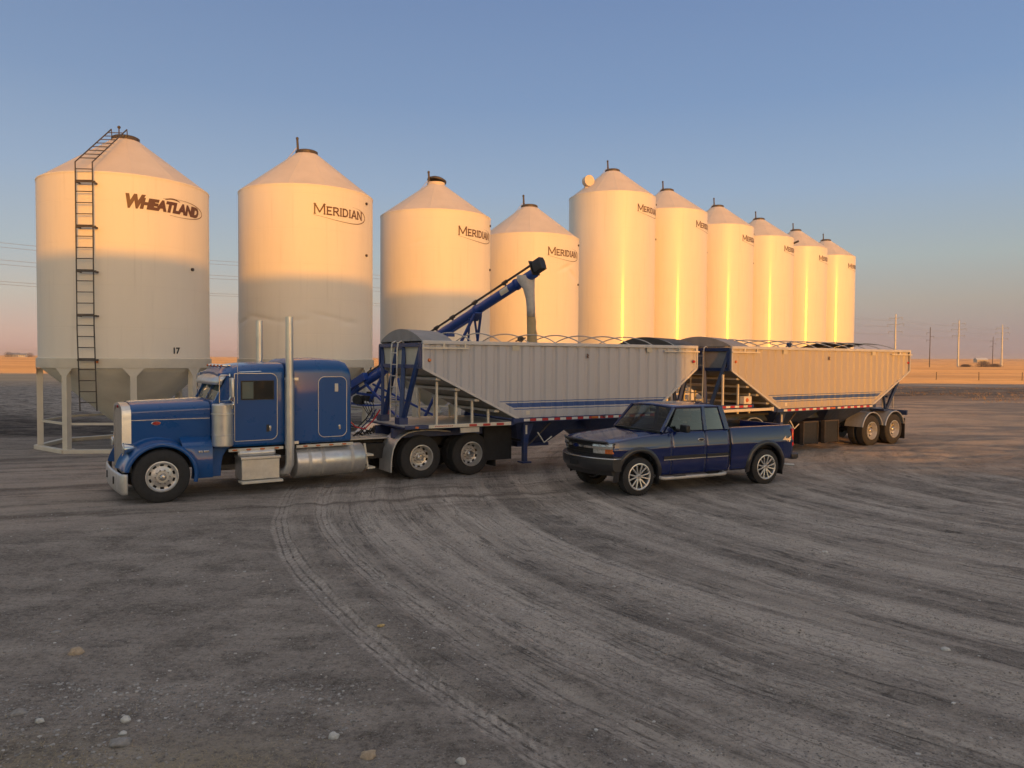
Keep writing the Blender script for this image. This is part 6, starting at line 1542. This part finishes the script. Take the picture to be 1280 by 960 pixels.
tag(gravel('gravel', 19000, (-9, 11, 4.3, 15), .004, .019, gmat('mixed_gravel', (.12, .108, .098), (.42, .385, .35)), 1, 1.25), 'loose mixed grey gravel strewn over the yard', 'gravel')
tag(gravel('pale_gravel', 2200, (-9, 11, 4.3, 14), .005, .022, gmat('pale_gravel', (.35, .33, .31), (.60, .57, .54)), 2, 1.2), 'sparse pale pebbles strewn over the yard', 'gravel')
tag(gravel('coarse_gravel', 6500, (-6, -1.2, 4.3, 6.6), .005, .024, gmat('coarse_gravel', (.14, .13, .12), (.46, .43, .40)), 3, 1.), 'coarse gravel heaped at the lower left corner', 'gravel')
b = MB(); rg = random.Random(12)
for k in range(5200):
    x = rg.gauss(-2.45, .8); y = 4.95 + abs(rg.gauss(0, .22)) ; 
    if rg.random() < .2: x, y = rg.uniform(-5, -1), rg.uniform(4.6, 6.2)
    z = gz(x, y) if k % 3 == 0 else 0; a = rg.uniform(0, 6.3); l_ = rg.uniform(.02, .06); d = Vector((math.cos(a) * l_, math.sin(a) * l_, rg.uniform(.0, .03))); n_ = Vector((-math.sin(a), math.cos(a), 0)) * .0016; p = Vector((x, y, z + .002))
    b.add([tuple(p - n_), tuple(p + n_), tuple(p + d)], [(0, 1, 2)])
o = b.build('dry_weeds', mat('dry_weeds_straw', (.40, .32, .19), .9, 0, .4, 30), None, smooth=False, merge=False); tag(o, 'mat of dry weeds at the lower left edge', 'weeds', kind='stuff')

# ------------------------------------------------------------------ farm shop behind the camera: its shadow lies over the yard
sd = Vector((-math.sin(R(SUN_AZ)), math.cos(R(SUN_AZ)))); sn = Vector((math.cos(R(SUN_AZ)), math.sin(R(SUN_AZ))))
def shed(name, p0, p1, d0, d1, eave, ridge, label, cat):
    c = sn * ((p0 + p1) / 2) + sd * ((d0 + d1) / 2); rt_ = empty(name, (c.x, c.y, 0), R(SUN_AZ), label=label, cat=cat)
    w, d = (p1 - p0) / 2, (d1 - d0) / 2
    b = MB(); b.box(-w, w, -d, d, 0, eave); b.prism([(-d, eave), (d, eave), (0, ridge)], 'x', -w, w); b.build('wall', M['shedwall'], rt_, smooth=False)
    b = MB()
    for s_ in (-1, 1): b.add([(-w - .2, s_ * (d + .3), eave - .05), (w + .0, s_ * (d + .3), eave - .05), (w + .0, 0, ridge + .08), (-w - .2, 0, ridge + .08)], [(0, 1, 2, 3)])
    b.build('roof', M['shedroof'], rt_, smooth=False, solid=.08)
    b = MB()
    k = -w + 2
    while k + 4.4 < w: b.box(k, k + 4.2, d, d + .05, 0, min(4.3, eave - .6)); k += 7
    b.build('overhead_door', M['doordark'], rt_, smooth=False)
DTAN = math.tan(R(SUN_EL))
shed('farm_shop', -30, 12.8, -46, -28, 6.2, 5.74 + (25 + 37) * DTAN, 'large dark metal farm shop standing behind the photographer', 'building')
shed('lean_to_store', 12.85, 18.9, -40, -30, 2.4, 3.15, 'low dark store beside the farm shop behind the photographer', 'building')
# ------------------------------------------------------------------ thin evening haze over the plain
b = MB(); b.box(-5600, 5600, -420, 6100, -4, 34); hz = b.build('haze', M['glass'], None, smooth=False)
hz.data.materials.clear(); hm = bpy.data.materials.new('evening_haze'); hm.use_nodes = True; hm.node_tree.nodes.remove(hm.node_tree.nodes['Principled BSDF'])
pv = hm.node_tree.nodes.new('ShaderNodeVolumePrincipled'); pv.inputs['Color'].default_value = (.86, .84, .88, 1); pv.inputs['Density'].default_value = .00016
hm.node_tree.links.new(pv.outputs[0], hm.node_tree.nodes['Material Output'].inputs['Volume']); hz.data.materials.append(hm); tag(hz, kind='stuff')
